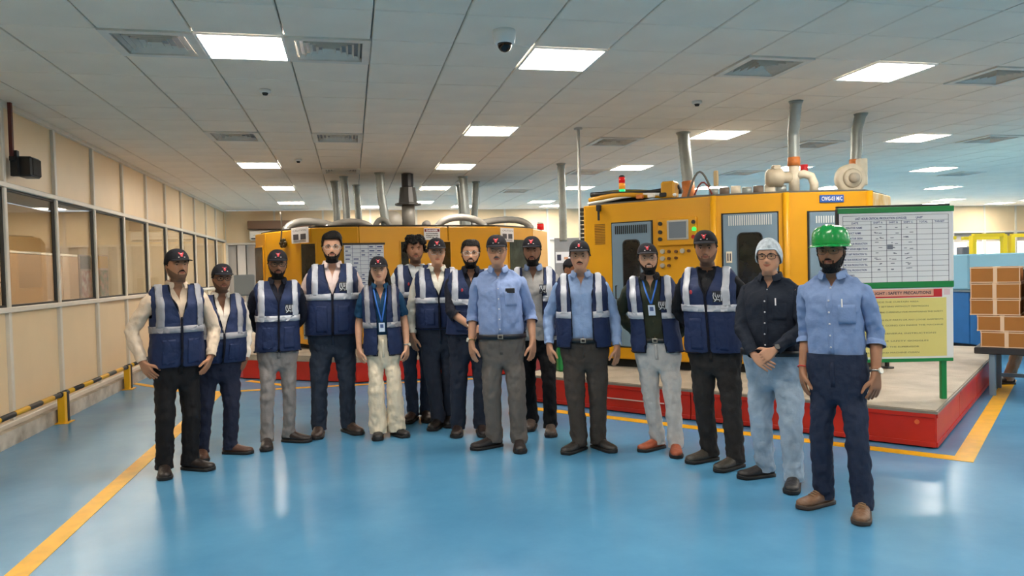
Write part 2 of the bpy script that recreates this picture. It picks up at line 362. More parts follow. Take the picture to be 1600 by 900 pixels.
def standee(px0, px1, py0, py1, X, cols, label):
    a = atX(px0, py0, X); b = atX(px1, py1, X); y0, y1 = sorted((a[1], b[1])); z0, z1 = sorted((a[2], b[2])); y0, y1 = y0, max(y1, y0+.5)
    e = empty('poster_stand', (X, (y0+y1)/2, 0)); h = y1-y0
    MB().box((0, 0, (z0+z1)/2), (.02, h, z1-z0)).build('board', M(label+'b', cols[0], .5), e)
    MB().box((.012, 0, z1-.12), (.004, h*.94, .2)).build('header', M(label+'h', cols[1], .5), e)
    MB().box((.012, 0, (z0+z1)/2-.1), (.004, h*.86, (z1-z0)*.6)).build('picture', M(label+'p', cols[2], .5, rgb2=cols[3], vscale=9), e)
    for s_ in (-1, 1): MB().tube([(-.02, s_*h*.4, 0), (-.02, s_*h*.4, z1)], .012, 8).build('leg', M('steel_grey', (120, 120, 122), .4, .6), e)
    tag(e, label, 'poster stand')
standee(123, 142, 398, 470, -4.1, ((150, 130, 120), (70, 66, 60), (150, 60, 50), (190, 180, 165)), 'dark poster stand with red flowers seen through the glazing')
standee(151, 170, 398, 470, -4.1, ((190, 160, 130), (205, 160, 40), (70, 110, 60), (190, 130, 100)), 'poster stand with a yellow header seen through the glazing')

# ---- back wall
wb = tag(empty('wall_back', (0, Y1, 0)), kind='structure')
BWX = [X0+1.22*k for k in range(0, 23)]
for a, b in zip(BWX[:-1], BWX[1:]):
    MB().box(((a+b)/2, .03, (2.3+CEIL)/2), (b-a-.03, .02, CEIL-2.3)).build('panel', CREAM, wb)
    MB().box((a, .02, CEIL/2), (.05, .06, CEIL)).build('mullion', FRAME, wb)
MB().box(((X0+X1)/2, .02, 2.3), (X1-X0, .07, .05)).build('rail', FRAME, wb)
MB().box(((X0+X1)/2, .02, 1.0), (X1-X0, .07, .05)).build('rail', FRAME, wb)
MB().box(((X0+X1)/2, .08, .5), (X1-X0, .02, 1.0)).build('lower_panel', M('grey_panel', (170, 165, 158), .6), wb)
tag(MB().box(((X0+X1)/2, Y1+.12, CEIL/2), (X1-X0, .04, CEIL)).build('wall_back_core', M('core_grey', (150, 146, 140), .7)), kind='structure')
DAY = M('daylight_blind', (255, 240, 215), .6, emit=1.5)
BL = M('blind_slat', (205, 198, 190), .6); BL2 = M('blind_shade', (160, 154, 148), .6)
for i, (a, b) in enumerate(zip(BWX[:-1], BWX[1:])):
    wn = tag(empty('window_%d' % (20+i), ((a+b)/2, Y1, 0)), kind='structure')
    lit = i >= 12
    if lit: MB().box((0, .05, 1.62), (1.14, .01, .72)).build('pane', DAY, wn)
    else:
        for k in range(5): MB().box((-.46+.23*k, .05+.01*(k % 2), 1.65), (.2, .012, 1.24)).build('blind', BL if (k+i) % 2 else BL2, wn)
    for s_ in (-1, 1): MB().box((s_*.57, .03, 1.65), (.04, .05, 1.25)).build('frame', FRAME, wn)

# ================================================================ LARGE THINGS
YELLOW = M('machine_yellow', (214, 152, 8), .38, var=.05, vscale=2)
YEL2 = M('machine_yellow_trim', (205, 145, 10), .45)
REDP = M('platform_red', (196, 38, 20), .36, var=.12, vscale=3)
DOOR = M('door_greyblue', (112, 134, 150), .42, var=.04)
DARKG = M('dark_window', (34, 32, 28), .12, var=.3, vscale=8)
BLACK = M('black_gap', (16, 16, 16), .7)
STEEL = M('galvanised', (158, 164, 160), .45, .45, var=.12, vscale=5)
ALU = M('aluminium', (190, 190, 188), .35, .7)
DECK = M('deck_plate', (178, 166, 148), .5, rgb2=(150, 138, 122), vscale=3, bump=.5, bscale=70)
ORANGE = M('orange_tape', (206, 120, 56), .5, var=.15, vscale=20)
OFFW = M('offwhite_paint', (220, 208, 184), .5, var=.1, vscale=12)
GREEN = M('green_paint', (22, 128, 62), .4)
PAPER = M('paper_white', (228, 226, 226), .6)
INK = M('ink_dark', (46, 48, 66), .7); INKB = M('ink_blue', (52, 66, 120), .7)
REDI = M('ink_red', (200, 30, 36), .6)
RUBBER = M('black_rubber', (26, 26, 28), .55)

u2 = np.array([-.629, .778]); u2 /= np.linalg.norm(u2); v2 = np.array([u2[1], -u2[0]]); PC = np.array([4.37, 4.77])
def UV(u, v): return PC+u2*u+v2*v
# ---- right machine platform
pf = empty('machine_platform', (0, 0, 0))
def quad_poly(a): return [tuple(UV(*p)) for p in a]
ULEN, VLEN, PH = 4.05, 4.9, .30
poly = quad_poly([(0, 0), (ULEN, 0), (ULEN, VLEN), (0, VLEN)])
MB().prism(quad_poly([(.03, .03), (ULEN-.03, .03), (ULEN-.03, VLEN-.03), (.03, VLEN-.03)]), .0, PH-.02).build('core', BLACK, pf)
def skirt(P, Q, n):
    pl = Plane(P, Q); L = pl.L/n
    for k in range(n):
        mb = MB(); pl.slab(mb, k*L+.004, (k+1)*L-.004, .012, PH-.028, -.012, .004, .003)
        pl.slab(mb, k*L+.004, (k+1)*L-.004, .012, .05, .0, .012, .002); pl.slab(mb, k*L+.004, (k+1)*L-.004, PH-.06, PH-.028, .0, .012, .002)
        mb.build('skirt_panel', REDP, pf)
skirt(UV(ULEN, 0), UV(0, 0), 4); skirt(UV(0, 0), UV(0, VLEN), 4); skirt(UV(ULEN, VLEN), UV(ULEN, 0), 3)
MB().prism(quad_poly([(-.012, -.012), (ULEN+.012, -.012), (ULEN+.012, VLEN+.012), (-.012, VLEN+.012)]), PH-.028, PH-.008).build('deck_edge', M('deck_edge', (140, 132, 122), .5, .3), pf)
for i in range(4):
    for j in range(5):
        a, b = ULEN/4*i, VLEN/5*j
        MB().prism(quad_poly([(a+.002, b+.002), (a+ULEN/4-.002, b+.002), (a+ULEN/4-.002, b+VLEN/5-.002), (a+.002, b+VLEN/5-.002)]), PH-.008, PH).build('deck_plate', DECK, pf)
bt = Plane(UV(ULEN, 0), UV(0, 0)); mb = MB(); bt.disc(mb, ULEN-.13, .2, .018, .004, .012); mb.build('bolt', M('bolt_orange', (226, 110, 60), .5), pf)
mb = MB(); bt.slab(mb, 1.1, 1.75, .13, .14, .004, .012); mb.build('scuff_rod', M('pale_rod', (220, 200, 190), .4), pf)
tag(pf, 'red steel machine platform with checkered plate deck on the right', 'platform')

# ---- right machine: faceted yellow housing
mr = empty('moulding_machine', (4.6, 8.2, PH)); MRO = np.array([4.6, 8.2, PH])
RV = [(2.72, 8.30), (3.80, 7.17), (4.46, 6.85), (5.33, 6.68), (6.04, 7.22), (6.7, 8.4), (6.3, 9.5), (4.8, 9.95), (3.15, 9.55)]
ZT_, ZB_ = 2.2, .40
def loc(mb, O): mb.V = [tuple(np.array(v)-O) for v in mb.V]; return mb
def B(mb, name, mat, parent, O, smooth=False): return loc(mb, O).build(name, mat, parent, smooth)
def shrink(poly, k):
    c = np.mean(poly, 0); return [tuple(c+(np.array(p)-c)*k) for p in poly]
B(MB().prism(shrink(RV, .985), ZB_, ZT_-.01), 'core', BLACK, mr, MRO)
B(MB().prism(shrink(RV, .93), PH, ZB_), 'plinth', BLACK, mr, MRO)
B(MB().prism(shrink(RV, .97), ZT_-.02, ZT_+.02), 'roof', M('roof_grey', (96, 94, 88), .6, var=.2), mr, MRO)
FA, FB, FC, FD = [Plane(RV[i], RV[i+1]) for i in range(4)]
PEEL = M('peeling_yellow', (226, 178, 84), .55, rgb2=(236, 214, 170), vscale=7)
for i in range(len(RV)):
    pl = Plane(RV[i], RV[(i+1) % len(RV)]); mb = MB(); pl.slab(mb, .004, pl.L-.004, ZB_, ZT_, -.03, 0, .012)
    B(mb, 'side_panel', PEEL if i == 3 else YELLOW, mr, MRO)
# vertical seam posts between the faces
for i in (1, 2, 3):
    p = RV[i]; B(MB().tube([(p[0], p[1], ZB_), (p[0], p[1], ZT_)], .035, 10), 'corner_post', YELLOW, mr, MRO, True)
def louvres(pl, a0, a1, z0, z1, n, par, O, vert=False, mat=BLACK, o=.004):
    mb = MB()
    for k in range(n):
        f0, f1 = (k+.2)/n, (k+.65)/n
        if vert: pl.slab(mb, a0+(a1-a0)*f0, a0+(a1-a0)*f1, z0, z1, 0, o)
        else: pl.slab(mb, a0, a1, z0+(z1-z0)*f0, z0+(z1-z0)*f1, 0, o)
    return B(mb, 'louvres', mat, par, O)
def door(pl, pxa, pxb, pyt, zb, par, O, win, bars=None):
    a0 = pl.px(pxa, pyt)[0]; a1 = pl.px(pxb, pyt)[0]; zt = pl.px((pxa+pxb)/2, pyt)[1]
    mb = MB(); pl.slab(mb, a0-.015, a1+.015, zb-.015, zt+.015, 0, .006); B(mb, 'door_gap', BLACK, par, O)
    mb = MB(); pl.slab(mb, a0, a1, zb, zt, 0, .028, .006); d = B(mb, 'door', DOOR, par, O)
    w0 = pl.px(win[0], win[1])[0]; w1 = pl.px(win[2], win[1])[0]; wz = pl.px((win[0]+win[2])/2, win[1])[1]
    r = .05; mbw = MB(); pts = []
    for cx, cz, s0 in ((w1-r, wz-r, 0), (w0+r, wz-r, 90), (w0+r, win[3]+r, 180), (w1-r, win[3]+r, 270)):
        for q in range(5): an = R(s0+22.5*q); pts.append((cx+r*math.cos(an), cz+r*math.sin(an)))
    n = len(pts); V = [pl.pt(a, z, .026) for a, z in pts]+[pl.pt(a, z, .034) for a, z in pts]
    mbw.add(V, [tuple(range(n, 2*n)), tuple(range(n-1, -1, -1))]+[(i, (i+1) % n, n+(i+1) % n, n+i) for i in range(n)])
    B(mbw, 'window', DARKG, d, O)
    mbf = MB(); mbf.tube([pl.pt(a, z, .034) for a, z in pts+pts[:1]], .007, 6, False); B(mbf, 'window_seal', RUBBER, d, O)
    if bars:
        b0, b1, zt_, zb_, n, m_ = bars; s0 = pl.px(b0, zt_)[0]; s1 = pl.px(b1, zt_)[0]; q1 = pl.px((b0+b1)/2, zt_)[1]; q0 = pl.px((b0+b1)/2, zb_)[1]
        mb = MB()
        for k in range(n): pl.slab(mb, s0+(s1-s0)*(k+.2)/n, s0+(s1-s0)*(k+.7)/n, q0, q1, .027, .033)
        B(mb, 'vent_slots', m_, d, O)
    mb = MB(); mb.tube([pl.pt(a0+.05, 1.25, .03), pl.pt(a0+.05, 1.25, .055), pl.pt(a0+.05, 1.1, .055), pl.pt(a0+.05, 1.1, .03)], .008, 6); B(mb, 'handle', RUBBER, d, O)
    return d
SLOT = M('slot_pale', (205, 208, 206), .4)
door(FA, 957, 1018, 348, .55, mr, MRO, (975, 375, 1001, .95), (962, 1013, 352, 365, 16, BLACK))
d2 = door(FB, 1129, 1214, 334, .55, mr, MRO, (1152, 364, 1190, .95), (1137, 1206, 336, 352, 20, SLOT))
door(FC, 1263, 1345, 331, .55, mr, MRO, (1285, 370, 1325, .95), (1272, 1340, 337, 348, 18, SLOT))
mb = MB(); a, z = FB.px(1139, 402); FB.slab(mb, a-.03, a+.03, z-.06, z+.06, .03, .036); mb2 = MB()
nt_ = B(mb, 'notice', OFFW, mr, MRO)
for k in (-.012, .012): FB.slab(mb2, a+k-.006, a+k+.006, z-.04, z+.04, .036, .038)
B(mb2, 'print_marks', INK, nt_, MRO)
a0, z1 = FA.px(929, 350); a1, z0 = FA.px(946, 382); louvres(FA, a0, a1, z0, z1, 13, mr, MRO, mat=M('slit_brown', (120, 82, 10), .6))
# hook on the left of the face
a, z = FA.px(937, 330); mb = MB(); FA.slab(mb, a-.025, a+.025, z+.0, z+.07, 0, .05, .006); mb.tube([FA.pt(a, z, .03), FA.pt(a, z-.11, .03)], .014, 8); B(mb, 'sensor_bracket', RUBBER, mr, MRO)
# left end cable chain
mb = MB(); plc = Plane(RV[-1], RV[0])
for k in range(34): plc.slab(mb, plc.L-.1, plc.L-.02, ZB_+.06+k*.051, ZB_+.06+k*.051+.036, 0, .045, .004)
B(mb, 'cable_chain', M('chain_black', (44, 40, 34), .5), mr, MRO)
# control panel: raised box with touch screen, lamps, knobs
a0, z1 = FA.px(1028, 342); a1, z0 = FA.px(1090, 382)
mb = MB(); FA.slab(mb, a0, a1, z0, z1, 0, .035, .008); cp = B(mb, 'control_panel', YELLOW, mr, MRO)
s0, t1 = FA.px(1044, 345); s1, t0 = FA.px(1078, 374)
mb = MB(); FA.slab(mb, s0, s1, t0, t1, .035, .047, .006); B(mb, 'screen_bezel', M('bezel_grey', (170, 168, 160), .4), cp, MRO)
mb = MB(); FA.slab(mb, s0+.025, s1-.025, t0+.02, t1-.02, .047, .05); B(mb, 'screen', M('screen_grey', (112, 122, 132), .2), cp, MRO)
knobs = [(1034, 350, 'k'), (1034, 363, 'k'), (1034, 374, 'k'), (1086, 347, 'k'), (1087, 358, 'g'), (1086, 370, 'r')]
KN = {'k': M('knob_black', (30, 28, 26), .4), 'g': M('lamp_green', (40, 200, 70), .3, emit=.8), 'r': M('lamp_red', (170, 20, 14), .3), 's': M('knob_steel', (190, 186, 176), .3, .6), 'd': M('knob_brown', (90, 50, 10), .5)}
for x, y, c_ in knobs:
    a, z = FA.px(x, y); mb = MB(); FA.disc(mb, a, z, .022, .035, .06); B(mb, 'push_button', KN[c_], cp, MRO)
for x, y, c_ in ((1036, 393, 's'), (1046, 393, 'd'), (1057, 393, 'd'), (1067, 392, 's'), (1077, 392, 'd'), (1036, 404, 's'), (1046, 404, 'd'), (1057, 403, 'd'), (1036, 415, 's'), (1046, 415, 'd')):
    a, z = FA.px(x, y); mb = MB(); r = .026 if c_ == 's' else .017; FA.disc(mb, a, z, r, 0, .03); B(mb, 'selector_knob', KN[c_], mr, MRO)
# number plate
a0, z1 = FC.px(1280, 305); a1, z0 = FC.px(1318, 316)
mb = MB(); FC.slab(mb, a0, a1, z0, z1, 0, .012, .003); sg = B(mb, 'name_plate', M('plate_blue', (38, 84, 160), .4), mr, MRO)
mb = MB(); FC.text(mb, 'CWG-03 M/C', a0+.018, z0+.02, .06, .0135, bold=.0012, width=(a1-a0)-.036); B(mb, 'lettering', PAPER, sg, MRO)
tag(mr, 'large faceted yellow machine with grey doors, touch screen and blue CWG-03 M/C plate', 'machine')

# stack light on the machine
def stack_light(name, P, sc, cols, label):
    e = empty(name, P); h = .062*sc; z = .0
    MB().tube([(0, 0, -.1 if len(cols) > 1 else 0), (0, 0, 0.002)], .012*sc, 8).build('pole', ALU, e, True)
    for c_ in cols:
        m_ = M('beacon_'+c_, {'g': (30, 190, 110), 'y': (236, 150, 40), 'r': (206, 26, 26)}[c_], .2, emit=.5 if c_ == 'g' else .12)
        MB().tube([(0, 0, z), (0, 0, z+h*.92)], .033*sc, 14).build('lamp_'+{'g': 'green', 'y': 'amber', 'r': 'red'}[c_], m_, e, True); z += h
    MB().tube([(0, 0, z), (0, 0, z+.015*sc)], [.034*sc, .02*sc], 14).build('cap', KN['k'] if len(cols) > 1 else WHITE, e, True)
    tag(e, label, 'stack light')
p = FA.pt(FA.px(958, 317)[0], 0, -.25); stack_light('stack_light', (p[0], p[1], ZT_+.12), 1.15, 'gyr', 'green, amber and red stack light on the right machine')
# hoses and fittings along the left roof edge
e = empty('roof_hose_bundle', (3.2, 7.9, ZT_+.02)); O_ = np.array([3.2, 7.9, ZT_+.02])
def fa(a, z, o): return FA.pt(a, z, o)
L_ = FA.L
for k, (o, z, r, m_) in enumerate(((-.1, .05, .028, YEL2), (-.16, .09, .03, RUBBER), (-.22, .06, .035, RUBBER), (-.06, .035, .018, WHITE), (-.28, .12, .022, M('hose_olive', (110, 96, 30), .5)))):
    mb = MB(); mb.tube([fa(a, ZT_+.02+z+.03*math.sin(a*4+k*1.7)+(.06*a/L_ if k == 1 else 0), o+.02*math.sin(a*3+k)) for a in np.linspace(.03, L_*.72, 14)], r, 8); B(mb, 'hose', m_, e, O_, True)
mb = MB(); q = fa(L_*.66, ZT_+.11, -.12); mb.cbox(q, (.16, .16, .2), .02, FA.M); B(mb, 'gearbox', YEL2, e, O_)
for k in range(3): mb = MB(); q = fa(L_*(.45+.09*k), ZT_+.06, -.04); mb.cbox(q, (.08, .05, .05), .01, FA.M); B(mb, 'valve', (ORANGE, WHITE, RUBBER)[k], e, O_)
mb = MB(); mb.tube([fa(L_*.78+.22*t, ZT_+.03+.22*math.sin(t*PI)+.1*t, -.18-.1*t) for t in np.linspace(0, 1, 10)], .013, 6); B(mb, 'hose', M('wire_grey', (120, 112, 100), .5), e, O_, True)
mb = MB(); mb.tube([fa(L_*.84+.2*t, ZT_+.03+.14*math.sin(t*PI), -.12) for t in np.linspace(0, 1, 8)], .009, 6); B(mb, 'hose', M('wire_red', (150, 60, 50), .5), e, O_, True)
mb = MB(); q = fa(L_*.96, ZT_+.22, -.3); mb.cbox(q, (.05, .04, .17), .01, FA.M); B(mb, 'junction_box', M('beige_box', (206, 178, 130), .5), e, O_)
tag(e, 'bundle of yellow and black hoses lying along the left roof of the right machine', 'hoses')
# row of silver motors along FB roof
e = empty('roof_motor_row', (4.2, 7.3, ZT_+.02)); O_ = np.array([4.2, 7.3, ZT_+.02])
for k in range(7):
    q = FB.pt(FB.L*(.02+.16*k), ZT_+.06, -.25); mb = MB(); mb.tube([q-FB.t*.05, q+FB.t*.05], .045+.008*(k % 3), 12); B(mb, 'motor', (STEEL, M('motor_brown', (120, 104, 90), .5), OFFW)[k % 3], e, O_, True)
mb = MB(); FB.slab(mb, -.2, FB.L, ZT_+.0, ZT_+.03, -.34, -.14); B(mb, 'mount_rail', M('rail_grey', (126, 126, 124), .5, .4), e, O_)
tag(e, 'row of small silver motors along the middle roof of the right machine', 'motors')
# vacuum pump + duct
def duct(name, path, r, label, tape=None, flare=None, mat=STEEL):
    e = empty(name, path[0]); O = np.array(path[0], float); P = [np.array(p, float) for p in path]
    T = np.linspace(0, 1, 40); seg = np.cumsum([0]+[np.linalg.norm(b-a) for a, b in zip(P[:-1], P[1:])]); Q = np.stack([np.interp(T*seg[-1], seg, [p[i] for p in P]) for i in range(3)], 1)
    for _ in range(3): Q[1:-1] = (Q[:-2]+2*Q[1:-1]+Q[2:])/4
    rr = [r*(1+.05*(k % 2)) for k in range(40)]
    B(MB().tube(Q, rr, 14), 'duct', mat, e, O, True)
    if tape:
        q0, q1, m_ = tape; B(MB().tube([Q[q0], Q[(q0+q1)//2], Q[q1]], [r*1.12*(flare if flare else 1), r*1.12, r*1.12], 14), 'tape_sleeve', m_, e, O, True)
    B(MB().tube([P[-1]-[0, 0, .03], P[-1]], [r*1.05, r*1.3], 14), 'ceiling_collar', STEEL, e, O, True)
    return tag(e, label, 'duct')
duct('exhaust_duct', [(4.66, 7.0, 2.5), (4.66, 7.0, 2.85), (4.57, 6.81, CEIL)], .058, 'tall silver duct with an orange sleeve above the middle of the right machine', (0, 5, ORANGE))
duct('exhaust_duct', [(5.64, 7.3, 2.52), (5.66, 7.3, 2.75), (5.68, 7.32, 2.95), (5.74, 7.32, CEIL)], .06, 'silver duct rising from the snail blower on the right machine', (0, 6, ORANGE))
duct('exhaust_duct', [(4.18, 8.5, ZT_+.04), (4.17, 8.52, 2.6), (4.15, 8.58, CEIL)], .072, 'silver duct with a flared orange foot on the left of the right machine', (0, 12, ORANGE), 1.6)
e = empty('vacuum_pump', (4.66, 7.0, ZT_+.021)); 
MB().tube([(0, 0, 0), (0, 0, .3)], .055, 14).build('riser', OFFW, e, True)
dx = np.array([FB.t[0], FB.t[1], 0])
MB().tube([-dx*.02+[0, 0, .16], -dx*.1+[0, 0, .16], -dx*.12+[0, 0, .16], -dx*.26+[0, 0, .16], -dx*.29+[0, 0, .16]], [.06, .06, .1, .1, .07], 16).build('motor', M('motor_cream', (198, 184, 158), .45, var=.15), e, True)
MB().cbox(-dx*.18+np.array([0, 0, .27]), (.09, .07, .05), .01).build('terminal_box', OFFW, e)
MB().tube([dx*.02+[0, 0, .17], dx*.1+[0, 0, .19], dx*.17+[0, 0, .16], dx*.2+[0, 0, .08], dx*.2+[0, 0, .0]], .045, 12).build('elbow_pipe', OFFW, e, True)
MB().tube([dx*.17+[0, 0.12, .2], dx*.17+[0, .12, .3]], .04, 12).build('red_cap', REDI, e, True)
tag(e, 'cream pump with riser pipe and elbow on the right machine roof', 'pump')
e = empty('snail_blower', (5.5, 7.2, ZT_+.021)); dc = np.array([FC.t[0], FC.t[1], 0]); dn = np.array([FC.n[0], FC.n[1], 0])
c0 = np.array([0, 0, .17])
MB().tube([c0-dn*.05, c0-dn*.045, c0+dn*.045, c0+dn*.05], [.14, .165, .165, .14], 26).build('volute', OFFW, e, True)
MB().tube([c0+dn*.05, c0+dn*.07], [.11, .09], 22).build('cover_ring', OFFW, e, True)
MB().tube([c0+dn*.07, c0+dn*.13], [.055, .05], 18).build('motor_hub', M('motor_cream2', (186, 176, 158), .45), e, True)
MB().cbox(c0+dc*.13+np.array([0, 0, .07]), (.1, .09, .3), .01, FC.M).build('outlet', OFFW, e)
MB().cbox(np.array([0, 0, .02]), (.26, .12, .04), .005, FC.M).build('foot', M('rail_grey2', (120, 118, 112), .5), e)
tag(e, 'round cream snail blower on the right end of the right machine', 'blower')
# thin poles at the machine's left end
e = empty('ceiling_pole', (2.71, 8.41, .0))
MB().tube([(0, 0, PH), (0, 0, CEIL)], .02, 8).build('pole', M('pole_white', (206, 204, 198), .4), e, True)
MB().tube([(0, 0, CEIL-.02), (0, 0, CEIL)], .05, 10).build('flange', ALU, e, True)
tag(e, 'thin white vertical pole at the left end of the right machine', 'pole')
duct('exhaust_duct', [(3.35, 11.3, 1.9), (3.35, 11.3, 2.5), (3.34, 11.3, CEIL)], .06, 'grey duct standing behind the thin white pole')

# ---- left machine and platform
pl_ = empty('machine_platform', (0, 0, 0)); LP = [(-1.55, 11.0), (0.02, 9.97), (2.35, 9.93), (4.1, 11.6), (4.1, 15.2), (-2.0, 15.2), (-2.2, 12.2)]
MB().prism(shrink(LP, .985), 0, .33).build('core', BLACK, pl_)
for i in range(len(LP)):
    q = Plane(LP[i], LP[(i+1) % len(LP)]); n = max(1, round(q.L/1.3))
    if i in (3, 4, 5): n = 1
    for k in range(n):
        mb = MB(); q.slab(mb, k*q.L/n+.004, (k+1)*q.L/n-.004, .01, .27, -.03, 0, .006); q.slab(mb, k*q.L/n+.004, (k+1)*q.L/n-.004, .23, .27, 0, .012); mb.build('skirt_panel', REDP, pl_)
MB().prism(shrink(LP, 1.004), .275, .355).build('deck', DECK, pl_)
tag(pl_, 'red steel platform under the left machine behind the group', 'platform')
ml = empty('moulding_machine', (1.0, 12.6, .355)); MLO = np.array([1.0, 12.6, .355])
LV = [(-1.54, 12.77), (-1.32, 12.22), (-.56, 11.05), (.12, 10.88), (1.47, 11.14), (2.3, 11.3), (3.0, 11.92), (3.55, 13.0), (3.0, 14.6), (-.9, 14.7)]
ZL = 2.15; ZLB = .43
B(MB().prism(shrink(LV, .985), ZLB, ZL-.01), 'core', BLACK, ml, MLO)
B(MB().prism(shrink(LV, .94), .355, ZLB), 'plinth', BLACK, ml, MLO)
B(MB().prism(shrink(LV, .96), ZL-.02, ZL+.03), 'roof', M('roof_dark', (40, 38, 36), .6), ml, MLO)
LF = [Plane(LV[i], LV[(i+1) % len(LV)]) for i in range(len(LV))]
for q in LF:
    mb = MB(); q.slab(mb, .004, q.L-.004, ZLB, ZL, -.03, 0, .012); B(mb, 'side_panel', YELLOW, ml, MLO)
def opening(q, xa, xb, yt, yb, mat, name='window', fr=True):
    a0, z1 = q.px(xa, yt); a1, z0 = q.px(xb, yb); z1 = q.px((xa+xb)/2, yt)[1]; z0 = q.px((xa+xb)/2, yb)[1]
    mb = MB(); q.slab(mb, a0-.02, a1+.02, z0-.02, z1+.02, 0, .015, .004); f_ = B(mb, name+'_frame', YEL2, ml, MLO)
    mb = MB(); q.slab(mb, a0, a1, z0, z1, .012, .02); return B(mb, name, mat, f_, MLO), (q, a0, a1, z0, z1)
opening(LF[0], 400, 413, 387, 440, DARKG)
opening(LF[2], 471, 497, 381, 520, DARKG)
opening(LF[4], 626, 640, 378, 460, DARKG)
opening(LF[4], 690, 705, 378, 460, DARKG)
opening(LF[5], 795, 836, 375, 470, M('green_glass', (56, 66, 62), .12, var=.35, vscale=6))
# ventilated grey panel low on the left
q = LF[2]; a0, z1 = q.px(473, 455); a1, z0 = q.px(487, 530); mb = MB(); q.slab(mb, a0, a1, z0, z1, 0, .02, .004); vp = B(mb, 'vent_panel', M('vent_grey', (140, 146, 150), .5), ml, MLO)
mb = MB()
for k in range(14): q.slab(mb, a0+.02, a1-.02, z0+.03+(z1-z0-.06)*k/14, z0+.03+(z1-z0-.06)*(k+.45)/14, .02, .024)
B(mb, 'slots', M('slot_dark', (70, 76, 80), .6), vp, MLO)
# chart sheet on the front face
q = LF[3]; a0, z1 = q.px(537, 383); a1, z0 = q.px(601, 450); a1 = min(a1, q.L-.03)
mb = MB(); q.slab(mb, a0, a1, z0, z1, 0, .015, .003); ch = B(mb, 'chart_sheet', M('chart_paper', (196, 204, 214), .6), ml, MLO)
mb = MB()
for k in range(1, 11): q.slab(mb, a0+.01, a1-.01, z0+(z1-z0)*k/11, z0+(z1-z0)*k/11+.004, .015, .0165)
for k in range(1, 5): q.slab(mb, a0+(a1-a0)*k/5, a0+(a1-a0)*k/5+.004, z0, z1, .015, .0165)
for k in range(11):
    for c_ in range(5):
        if random.random() < .75: w_ = (a1-a0)/5*random.uniform(.3, .7); s_ = a0+(a1-a0)*(c_+.15)/5; zz = z0+(z1-z0)*(k+.35)/11; q.slab(mb, s_, s_+w_, zz, zz+.016, .015, .0163)
B(mb, 'ruled_lines', INKB, ch, MLO)
mb = MB(); q.slab(mb, a0-.02, a1+.02, z1, z1+.03, 0, .02); B(mb, 'chart_bar', RUBBER, ml, MLO)
# danger sign and paper signs
def sign(q, xa, xb, yt, yb, par, O, kind):
    a0, z1 = q.px(xa, yt); a1 = q.px(xb, yt)[0]; z0 = q.px((xa+xb)/2, yb)[1]; W_, H_ = a1-a0, z1-z0
    mb = MB(); q.slab(mb, a0, a1, z0, z1, .03, .045, .003); s_ = B(mb, 'sign', PAPER, par, O); mb = MB()
    if kind == 'danger':
        mh = MB(); q.slab(mh, a0+.01, a1-.01, z1-H_*.3, z1-.012, .045, .047); B(mh, 'header', M('sign_maroon', (120, 30, 36), .5), s_, O)
        mt = MB(); q.text(mt, 'DANGER', a0+W_*.14, z1-H_*.25, H_*.2, .0485, bold=.002, width=W_*.72); B(mt, 'header_text', PAPER, s_, O)
        for t_, k in (('AUTHORISED', .5), ('PERSONS', .68), ('ONLY', .84)): q.text(mb, t_, a0+W_*.12, z1-H_*k, H_*.13, .0465, bold=.001, width=W_*.76)
    else:
        q.text(mb, 'CAUTION', a0+W_*.1, z1-H_*.25, H_*.16, .0465, width=W_*.8)
        for k in range(2):
            cx = a0+W_*(.28+.44*k); q.slab(mb, cx-W_*.16, cx+W_*.16, z0+H_*.22, z0+H_*.58, .045, .0465)
        for k in range(3): q.slab(mb, a0+W_*.12, a1-W_*.12, z0+H_*(.06+.05*k), z0+H_*(.08+.05*k), .045, .0465)
    B(mb, 'lettering', M('sign_ink', (70, 66, 70), .6), s_, O)
sign(LF[4], 661, 686, 357, 375, ml, MLO, 'danger')
sign(LF[1], 459, 485, 357, 380, ml, MLO, 'paper')
sign(LF[5], 779, 799, 356, 378, ml, MLO, 'paper')
q = LF[1]; a, z = q.px(447, 380); mb = MB()
for k in range(6): an = k*PI/3; mb.ball(q.pt(a+.07*math.cos(an), z+.05*math.sin(an), .05), .03, 8, 6)
mb.tube([q.pt(a, z, 0), q.pt(a, z, .07)], .04, 10); B(mb, 'valve_cluster', M('valve_dark', (84, 70, 44), .4, .4), ml, MLO, True)
mb = MB(); mb.tube([q.pt(a+.0+.03*math.sin(t*3), z+.05+.42*t, .08) for t in np.linspace(0, 1, 8)], .012, 6); B(mb, 'hose', M('wire_grey', (120, 112, 100), .5), ml, MLO, True)
tag(ml, 'low faceted yellow machine with danger sign behind the people on the left', 'machine')
stack_light('warning_beacon', (*LF[6].pt(LF[6].L*.9, 0, -.1)[:2], ZL+.03), 1.9, 'r', 'single red beacon on the right end of the left machine')
